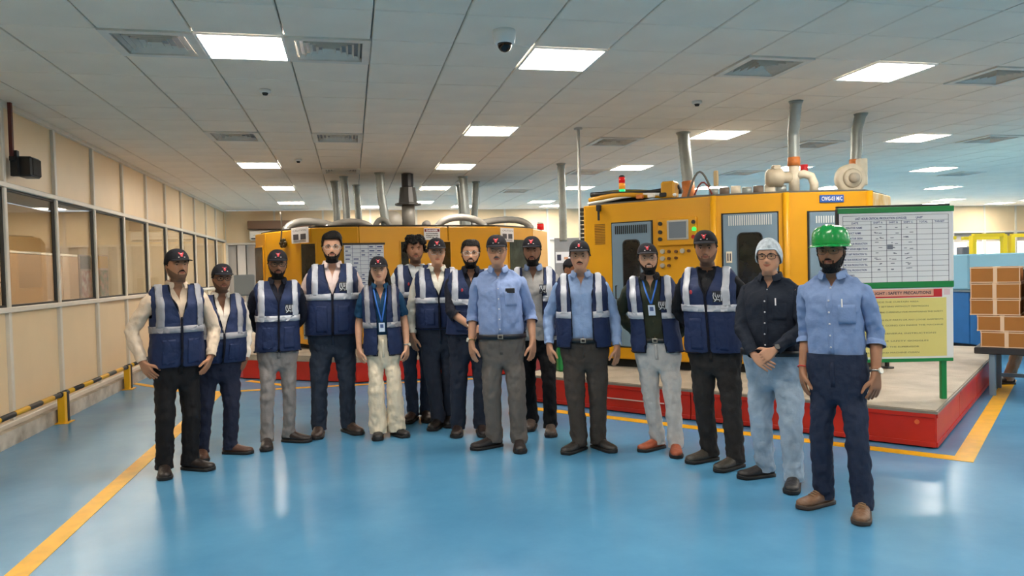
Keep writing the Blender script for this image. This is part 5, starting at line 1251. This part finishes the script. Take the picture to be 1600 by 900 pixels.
    if c.get('placket', not hasvest):
        mb = MB(); zz = np.linspace(belt+.02, vo, 14); mb.grid([[f.front(x, z, .0155+(.0)) for x in (-.016, 0, .016)] for z in zz]); meshobj('placket', f.warp(mb.V), mb.F, shm, sh, True, solid=.002)
        mb = MB()
        for z in np.linspace(belt+.06, vo-.01, 6): mb.ball(f.front(0, z, .022), (.006, .003, .006), 8, 6)
        meshobj('buttons', f.warp(mb.V), mb.F, M('button', (206, 206, 210), .4), sh, True)
    if c.get('pocket'):
        mb = MB(); mb.grid([[f.front(x, z, .0185) for x in np.linspace(.05, .14, 6)] for z in np.linspace(1.17, 1.285, 6)]); pk = meshobj('pocket', f.warp(mb.V), mb.F, shm, sh, True, solid=.003)
        if c['pocket'] == 'phone':
            mb = MB(); p = f.front(.095, 1.292, .022); mb.cbox(p, (.075, .012, .04), .004); meshobj('glasses_case', f.warp(mb.V), mb.F, RUBBER, pk)
        else:
            mb = MB(); p = f.front(.075, 1.27, .024); mb.tube([p, p+[0, 0, .05]], .0045, 6); meshobj('pen', f.warp(mb.V), mb.F, PAPER, pk)
    # ---------------- wrist things
    for side, kind in c.get('wrist', {}).items():
        S, E, W, hand = poses[side]; mir = np.array([side, 1, 1.]); d = nrm(W-E); p = (W-d*.022)*mir; d_ = d*mir
        A = rot_to((0, 0, 1), d_)
        mb = MB(); mb.tube([p+A@np.array([.031*math.cos(t), .028*math.sin(t), 0]) for t in np.linspace(0, 2*PI, 17)], .006 if kind != 'thread' else .0035, 6, False)
        m_ = {'watch': M('watch_steel', (188, 182, 168), .25, .8), 'black': RUBBER, 'thread': REDI, 'gold': M('watch_gold', (196, 160, 110), .25, .8)}[kind]
        b_ = meshobj('bracelet' if kind == 'thread' else 'wristwatch', f.warp(mb.V), mb.F, m_, root, True)
        if kind != 'thread':
            n_ = nrm(hand[1])*mir; n_ = nrm(n_-d_*(n_@d_)); mb = MB(); q = p+n_*.030; mb.tube([q, q+n_*.009], .018, 14); meshobj('watch_face', f.warp(mb.V), mb.F, M('dial', (220, 214, 200), .2) if kind != 'black' else DK, b_)
    # ---------------- safety vest
    if hasvest:
        v = c['vest']; hemz, bz = v.get('hem', .845), v.get('band', 1.12); vz = v.get('v', 1.25); op = v.get('open', 0); VO = .032
        VZ = [hemz, .90, .95, 1.0, 1.06, 1.12, 1.17, 1.215, 1.25, 1.29, 1.33, 1.365, 1.392, 1.408, 1.424, 1.438]
        def voff(z): return VO+.005*float(1-sst(.85, 1.15, z))
        def xopen(z):
            x0 = .003 if not op else (op if z > hemz+.05 else op*1.2); return x0+(.072-min(x0, .05))*float(sst(vz-.06, 1.46, z))**.9
        net = Net(); VR = []
        for z in VZ:
            xo = xopen(z)
            t0 = float(np.abs(f.thx(xo, z, voff(z)))); u = np.arange(41)/40; VR.append(net.ring(f.tp(t0+(2*PI-2*t0)*u, z, voff(z))))
        for i in range(len(VZ)-1):
            for j in range(40):
                if VZ[i] > 1.20 and VZ[i+1] < 1.40 and (8 <= j < 12 or 28 <= j < 32): continue
                net.F.append((VR[i][j], VR[i][j+1], VR[i+1][j+1], VR[i+1][j]))
        vm = c.get('vestm', VESTB); vo_ = meshobj('safety_vest', f.warp(net.V), net.F, vm, root, True, sub=2, disp=(.016, .07), solid=-.004)
        rf = REFG if v.get('grey') else REFL; so = .0055; DV = (.016, .07)
        # horizontal band (left and right halves)
        for s_ in (1, -1):
            G = []
            for z in (bz-.026, bz, bz+.026):
                t0 = float(np.abs(f.thx(xopen(z)+.002, z, voff(z)))); tt = np.linspace(t0, PI, 24)*s_; G.append(f.tp(tt, z, voff(z)+so))
            mb = MB().grid(G); meshobj('reflective_band', f.warp(mb.V), mb.F, rf, vo_, True, solid=.002, disp=DV)
        for s_ in (1, -1):
            cols = []
            for x in (.118, .135, .152, .168):
                x = x*f.sw; pts = []; zz = list(np.linspace(bz, 1.20, 4))+list(np.linspace(1.24, 1.425, 12)); zmax = 1.438
                q = []
                for z in np.linspace(bz, zmax, 26):
                    hw = f.tp(np.array(PI/2), np.array(z), voff(z)+so)[0]
                    if hw > x: q.append(z)
                zl = q[-1]; fz = np.linspace(bz+.015, zl, 20)
                fr = [f.tp(s_*np.abs(f.thx(x, z, voff(z)+so)), z, voff(z)+so) for z in fz]; bk_ = [f.tp(s_*(PI-np.abs(f.thx(x, z, voff(z)+so))), z, voff(z)+so) for z in fz[::-1]]
                cols.append(fr+bk_)
            mb = MB().grid(cols); meshobj('reflective_strap', f.warp(mb.V), mb.F, rf, vo_, True, solid=.002, disp=DV)
        # front edge piping and zip
        for s_ in (1, -1):
            mb = MB(); zz = np.linspace(hemz, 1.436, 26); mb.tube([f.tp(s_*np.abs(f.thx(xopen(z), z, voff(z))), z, voff(z)+.002) for z in zz], .004, 6); meshobj('edge_piping', f.warp(mb.V), mb.F, VPIPE, vo_, True, disp=DV)
        if not op and v.get('zip', 1):
            mb = MB(); mb.grid([[f.front(x, z, voff(z)+.008) for x in (-.009, .009)] for z in np.linspace(hemz+.01, vz-.02, 12)]); meshobj('zip', f.warp(mb.V), mb.F, VPIPE, vo_, True, solid=.002, disp=DV)
        mb = MB(); zb = [f.tp(t, hemz, voff(hemz)+.003) for t in np.linspace(float(np.abs(f.thx(xopen(hemz), hemz, voff(hemz)))), 2*PI-float(np.abs(f.thx(xopen(hemz), hemz, voff(hemz)))), 40)]; mb.tube(zb, .004, 6); meshobj('hem_piping', f.warp(mb.V), mb.F, VPIPE, vo_, True, disp=DV)
        for s_ in (1, -1):
            mb = MB(); mb.grid([[f.front(s_*x, z, voff(z)+.0025) for x in np.linspace(.045, .135, 9)] for z in np.linspace(hemz+.03, bz-.075, 12)]) if not op else None
            if mb.V: meshobj('pocket', f.warp(mb.V), mb.F, vm, vo_, True, solid=.0025, disp=DV)
        if v.get('emblem'):
            ex = v.get('ex', .088); ez = bz+.085; mb = MB(); mb.grid([[f.front(ex+dx, ez+dz, voff(ez)+.005) for dx in np.linspace(-.034, .034, 5)] for dz in np.linspace(-.04, .04, 5)]); em = meshobj('emblem_patch', f.warp(mb.V), mb.F, M('patch_dark', (28, 32, 44), .6), vo_, True, disp=DV)
            mb = MB()
            def ep(x, z): return f.front(ex+x, ez+z, voff(ez)+.007)
            for s0 in ([(-.022, .03), (-.028, .01), (-.026, -.012), (-.012, -.026)], [(-.012, .03), (-.014, .008), (-.004, -.008), (-.012, -.026), (-.024, -.034)], [(.002, .03), (.002, .004), (.008, -.006), (.014, .004), (.014, .03)], [(.026, .03), (.026, -.03)], [(-.004, -.02), (.014, -.022), (.014, -.034)]):
                mb.tube([ep(x, z) for x, z in s0], .0032, 5)
            meshobj('emblem_mark', f.warp(mb.V), mb.F, M('emblem_white', (206, 208, 212), .5), em)
        if v.get('pin'):
            mb = MB(); p = f.front(v['pin'], 1.29, voff(1.29)+.012); mb.ball(p, (.010, .005, .016), 8, 6); meshobj('badge_pin', f.warp(mb.V), mb.F, M('pin_red', (180, 50, 60), .5), vo_, True)
    # ---------------- lanyard with badge
    if c.get('lanyard'):
        lm = M('lanyard_blue', (44, 104, 196), .6); off = .030 if hasvest else .02; zb = c['lanyard']; ld = empty('lanyard', (0, 0, 0), 0, root)
        for s_ in (1, -1):
            mb = MB(); a = [np.array([s_*.066, .03, 1.47]), np.array([s_*.072, -.02, 1.462])]+[f.front(s_*(.066-.064*t), 1.44-(1.44-zb)*t, off) for t in np.linspace(.06, 1, 12)]
            L_ = np.array(a); G = [L_+[s_*.007, 0, 0], L_-[s_*.007, 0, 0]]; mb.grid(G); meshobj('strap', f.warp(mb.V), mb.F, lm, ld, True, solid=.002)
        p = f.front(0, zb-.05, off+.006); mb = MB(); mb.cbox(p, (.056, .004, .085), .002); meshobj('badge_card', f.warp(mb.V), mb.F, M('badge', (196, 212, 232), .4), ld)
        mb = MB(); mb.box(p+[0, -.003, .012], (.03, .002, .034)); meshobj('badge_photo', f.warp(mb.V), mb.F, M('badge_photo', (70, 90, 140), .5), ld)
    for side in (1, -1): make_shoe(f, side, root)
    return root

# arm presets, given for the viewer's-right side (+x): wrist, elbow pole, finger direction, back-of-hand normal, curl
def A_hang(x=.245, y=-.02, z=.84, out=.25, curl=.35, turn=.6): return ((x, y, z), (out, 1, 0), (-.08, -.12, -1), (1, -turn, 0), curl)
def A_pocket(x=.225, y=-.03, z=.87, out=1.0): return ((x, y, z), (out, .9, 0), (-.45, -.25, -.9), (.8, -.5, 0), .3)
def A_back(x=.06, y=.19, z=.93): return ((x, y, z), (1, .35, 0), (-.7, .1, -.6), (0, 1, .2), .5)
def L(a): m = np.array([-1, 1, 1]); return (tuple(np.array(a[0])*m), tuple(np.array(a[1])*m), tuple(np.array(a[2])*m), tuple(np.array(a[3])*m), a[4])
HAT = {'cap': .020, 'helmet': .046, 'net': .010, None: .018}
def place(c, toes, top, hx, yaw, turn, size=1.):
    """toes: ((px,py,angle) viewer left, viewer right); angles are seen relative to the camera"""
    T = [onz(x, y, 0)[:2] for x, y, a in toes]; m = (T[0]+T[1])/2; rc = -math.atan2(m[0], m[1]); ank = []
    for t, (x, y, a) in zip(T, toes): an = rc+R(a); d = np.array([math.sin(an), -math.cos(an)]); ank.append((t-d*.175*size, an))
    root = (ank[0][0]+ank[1][0])/2; rz = rc+R(yaw); lo, hi = 1.2, 2.2
    for _ in range(40):
        md = (lo+hi)/2
        if proj((*root, md))[1] > top: lo = md
        else: hi = md
    c['h'] = (lo-HAT[c.get('hat')]); c['pos'] = root; c['rz'] = rz; Ri = rotz(-rz)[:2, :2]; c['feet'] = {}
    for side, (p, an) in zip((-1, 1), ank): q = Ri@(p-root); c['feet'][side] = (q[0], q[1], an-rz)
    px, py, d = proj((*root, lo-.12)); c['lean'] = max(-.12, min(.12, (hx-px)*d/FPX)); c['turn'] = turn-yaw
    return person(c)
SKN = {'m': (176, 126, 96), 'd': (148, 104, 80), 'dd': (150, 106, 80), 'f': (200, 152, 124), 'l': (188, 140, 112)}
V = dict
place(V(skin=SKN['m'], hat='cap', capz=.15, nod=-6, shirt=(222, 200, 176), svar=.03, vest=V(band=1.125, v=1.24, grey=1, hem=.83, zip=1), vneck=1.36, trousers=(30, 29, 31), shoe=(36, 28, 26), beard=.1, stash=1, smile=1,
        armL=L(A_pocket(.25, -.03, .885, 1.3)), armR=A_pocket(.235, -.07, .885, 1.0), girth=.96, belly=.015, label='leftmost man in navy vest, cream shirt, black trousers and cap'),
      ((258, 750, 2), (328, 735, 50)), 390, 275, 14, 22)
place(V(skin=SKN['d'], hat='cap', shirt=(226, 214, 200), vest=V(band=1.10, v=1.14, grey=1, hem=.85), vneck=1.3, trousers=(38, 42, 60), shoe=(86, 58, 46), beard=.12, glasses=((30, 26, 26), .0024), girth=1.12, belly=.05, smile=1,
        armL=L(A_pocket()), armR=A_pocket(.235, -.02, .86, .6), label='short man with glasses, navy vest, white shirt, navy trousers and brown shoes'),
      ((318, 722, 5), (391, 709, 60)), 413, 346, 12, 14)
place(V(skin=SKN['d'], hat='cap', shirt=(32, 34, 46), vest=V(band=1.135, v=1.33, emblem=1, hem=.84), trousers=(136, 130, 128), shoe=(46, 38, 36), beard=.4, glasses=((26, 26, 28), .0022), girth=.94, smile=1,
        armL=L(A_back()), armR=A_back(), leg=.86, label='slim man in navy vest over dark shirt with light grey trousers'),
      ((416, 705, -2), (480, 691, 58)), 391, 433, 4, 4)
place(V(skin=SKN['f'], hat=None, hairt=.012, quiff=1, shirt=(222, 200, 194), vest=V(band=1.19, v=1.22, emblem=1, hem=.865), vneck=1.36, trousers=(44, 52, 66), tvar=.2, shoe=(58, 44, 38), beard=1., glasses=((196, 196, 190), .0018), girth=1.12, belly=.03, smile=1,
        armL=L(A_back(.12, .15, .9)), armR=A_back(.12, .15, .9), sl=1.08, label='tall bearded man without a cap in navy vest, pink shirt and dark jeans'),
      ((495, 686, -6), (560, 679, 30)), 364, 518, 0, 0)
place(V(skin=SKN['f'], hat='cap', longhair=1, shirt=(26, 62, 92), sleeve='short', vest=V(band=1.09, v=1.2, grey=1, open=.045, hem=.80), vneck=1.33, trousers=(222, 208, 184), tvar=.04, leg=1.06, flare=.35, shoe=(34, 32, 34), girth=.88, sw=.9, smile=1, lanyard=1.12, beltz=.98,
        armL=L(A_hang(.225, -.04, .86, .3, .5)), armR=A_hang(.225, -.04, .86, .3, .5), wrist={1: 'watch'}, handsz=.92, shoesz=.85, collarc=(30, 72, 104), label='woman with long black hair, open navy vest, blue lanyard and cream trousers'),
      ((590, 689, -3), (635, 684, 35)), 401, 592, 0, -2, .85)
place(V(skin=SKN['d'], hat=None, curls=1, hairt=.022, shirt=(208, 212, 214), collar=0, vneck=1.45, vest=V(band=1.19, v=1.28, hem=.84, pin=-.075), trousers=(40, 50, 68), tvar=.2, leg=.88, shoe=(50, 38, 34), beard=.12, smile=1, girth=.95,
        armL=L(A_hang(.26, .0, .86)), armR=A_back(), label='man with black curly hair in navy vest over a white tee, behind the woman'),
      ((636, 662, -20), (668, 660, 5)), 369, 648, 4, 4)
place(V(skin=SKN['l'], hat='cap', shirt=(216, 212, 200), vest=V(band=1.175, v=1.24, hem=.92), vneck=1.36, trousers=(48, 54, 68), leg=1.05, shoe=(30, 27, 27), glasses=((170, 166, 160), .0018), girth=1.08, belly=.02,
        armL=L(A_hang(.25, -.05, .86, .4)), armR=A_back(), wrist={-1: 'black'}, label='man in glasses, white shirt and black wristband, right of the curly-haired man'),
      ((676, 673, -18), (702, 668, 5)), 373, 682, 2, 4)
place(V(skin=SKN['l'], hat=None, hairt=.010, shirt=(30, 32, 42), vest=V(band=1.185, v=1.3, hem=.90, pin=-.085), vneck=1.36, trousers=(42, 48, 62), leg=1.06, shoe=(40, 30, 28), beard=1., glasses=((206, 206, 200), .0018), girth=1.06, smile=2, sleeve='roll',
        armL=((.0, -.235, .965), (-1, .4, 0), (.9, -.15, -.35), (-.1, -1, .3), .7), armR=((.10, -.23, .95), (1, .4, 0), (-.8, -.2, -.5), (.2, -1, .3), .8), wrist={-1: 'gold'}, label='bearded man with clear glasses and dark shirt, hands clasped, left of the elder'),
      ((713, 684, -5), (757, 683, 8)), 374, 735, 4, 0)
boss = cloth('shirt_blue_stripe', (134, 154, 196), .04, 10, .75, .35, 22)
place(V(skin=SKN['l'], hat='cap', hairc='grey', shirt=(134, 154, 196), shirtm=boss, sleeve='roll', trousers=(104, 98, 94), leg=1.08, shoe=(42, 36, 36), belt=(30, 30, 38), beltz=.925, stash=1, glasses=((120, 96, 80), .0014), girth=.99, belly=.03, sw=.98, vneck=1.40, pocket='phone',
        armL=L(A_hang(.245, -.06, .87, .2, .3)), armR=A_hang(.255, -.04, .87, .25, .3), wrist={-1: 'gold'}, label='older man in plain light blue shirt, grey trousers and black cap at the centre'),
      ((744, 703, -60), (813, 708, 0)), 368, 777, -4, -4)
place(V(skin=SKN['d'], hat='cap', shirt=(150, 148, 146), vest=V(band=1.19, v=1.2, emblem=1, open=.075, hem=.86), tuck=False, vneck=1.36, trousers=(22, 22, 25), leg=.9, shoe=(72, 62, 56), beard=.8, smile=1, collarc=(120, 140, 176),
        armL=L(A_back()), armR=A_back(), label='bearded man with grey untucked shirt and black trousers behind the elder'),
      ((826, 674, -10), (861, 683, 0)), 370, 832, -4, -4)
place(V(skin=SKN['l'], hat='cap', capz=.165, hairt=.009, low=1, shirt=(142, 166, 206), vest=V(band=1.135, v=1.3, open=.085, hem=.865), vneck=1.38, trousers=(70, 64, 60), leg=1.08, shoe=(50, 46, 44), belt=(32, 28, 28), beltz=.925, stash=1, glasses=((150, 130, 116), .0014), girth=1.08, belly=.03,
        armL=L(A_hang(.29, -.03, .88, .6, .25)), armR=A_hang(.27, -.03, .86, .4, .25), wrist={1: 'watch'}, label='man with moustache, open navy vest over light blue shirt and pleated brown trousers'),
      ((884, 710, -38), (957, 707, 38)), 376, 906, -2, -2)
place(V(skin=SKN['f'], hat='cap', nod=-4, shirt=(52, 56, 44), vest=V(band=1.145, v=1.3, emblem=1, open=.07, hem=.84), vneck=1.38, trousers=(186, 184, 182), tvar=.05, leg=.98, shoe=(150, 74, 44), belt=(26, 24, 24), beltz=.94, beard=.8, glasses=((150, 140, 130), .0014), smile=2, lanyard=1.24, girth=1.04, collarc=(24, 24, 28),
        armL=L(A_back(.16, .16, .93)), armR=A_back(.16, .16, .93), label='smiling bearded man with blue lanyard, open vest, pale grey trousers and tan shoes'),
      ((1003, 706, -45), (1057, 716, 0)), 380, 1008, -4, 2)
place(V(skin=SKN['d'], hat='cap', shirt=(24, 25, 30), collar=0, vneck=1.44, vest=V(band=1.17, v=1.3, emblem=1, hem=.84, pin=-.10), trousers=(44, 42, 42), tvar=.15, leg=1.04, shoe=(58, 54, 48), girth=1.05,
        armL=L(A_back(.14, .15, .93)), armR=A_back(.14, .15, .93), sl=1.05, beard=.1, label='man in navy vest, black shirt and charcoal jeans, left of the hair net man'),
      ((1080, 724, -50), (1124, 737, -42)), 360, 1104, -14, -6)
place(V(skin=SKN['l'], hat='net', hair=0, shirt=(30, 36, 48), trousers=(150, 168, 186), tvar=.16, tvs=5, leg=1.12, shoe=(36, 32, 32), glasses=((40, 30, 30), .0024), girth=1.1, belly=.04, smile=1, tuck=True, beltz=.935, belt=(26, 26, 30), pocket='pen',
        armL=((-.055, -.26, .93), (-1, .3, 0), (.75, -.1, -.55), (-.1, -1, .2), .55), armR=((.085, -.25, .97), (1, .3, 0), (-.75, -.25, -.55), (.1, -1, .2), .5), wrist={1: 'black'}, label='man in a white hair net, dark shirt and light blue jeans, hands clasped'),
      ((1160, 748, -58), (1236, 772, -8)), 374, 1202, -18, -10)
place(V(skin=SKN['dd'], hat='helmet', shirt=(116, 138, 178), sleeve='roll', trousers=(38, 46, 66), tvar=.05, leg=.97, shoe=(112, 82, 60), laces=(150, 120, 90), sole=(60, 48, 40), beard=.8, glasses=((60, 50, 46), .0014), girth=.94, sw=.96, pocket='pen', vneck=1.39, beltz=.965,
        armL=L(A_hang(.20, -.03, .86, .1, .3)), armR=A_hang(.225, -.03, .86, .15, .4), wrist={1: 'watch', -1: 'thread'}, label='man in a green hard hat, blue shirt and brown boots on the right'),
      ((1254, 795, -42), (1345, 820, -6)), 352, 1300, -14, -12)
# two people half hidden in the background
q = atY(886, 405, 8.95); rcc = -math.atan2(q[0], q[1])
person(V(skin=SKN['d'], hat='cap', h=1.57, pos=(q[0], 8.95), rz=rcc+.9, feet={1: (.1, .02, .1), -1: (-.1, .02, -.1)}, shirt=(150, 150, 150), trousers=(60, 60, 64), shoe=(40, 36, 34), armL=L(A_hang()), armR=A_hang(), turn=20, nod=10,
         label='person in a dark grey cap mostly hidden behind the moustached man', group='people in the background'))
q = np.array([*TL, 0])+rotz(an)@np.array([.34, .88, 0])
person(V(skin=SKN['d'], hat=None, hairt=.012, h=1.63, pos=(q[0], q[1]), rz=an-.1, nod=8, lean=.12, sw=1.2, girth=1.15, feet={1: (.12, -.06, .5), -1: (-.27, .0, -.9)}, shirt=(34, 36, 44), trousers=(168, 150, 136), shoe=(34, 30, 32), armL=L(A_hang(.26, -.12, .95)), armR=A_hang(.26, -.12, .95),
         label='person in dark shirt and beige trousers standing behind the cartons', group='people in the background'))
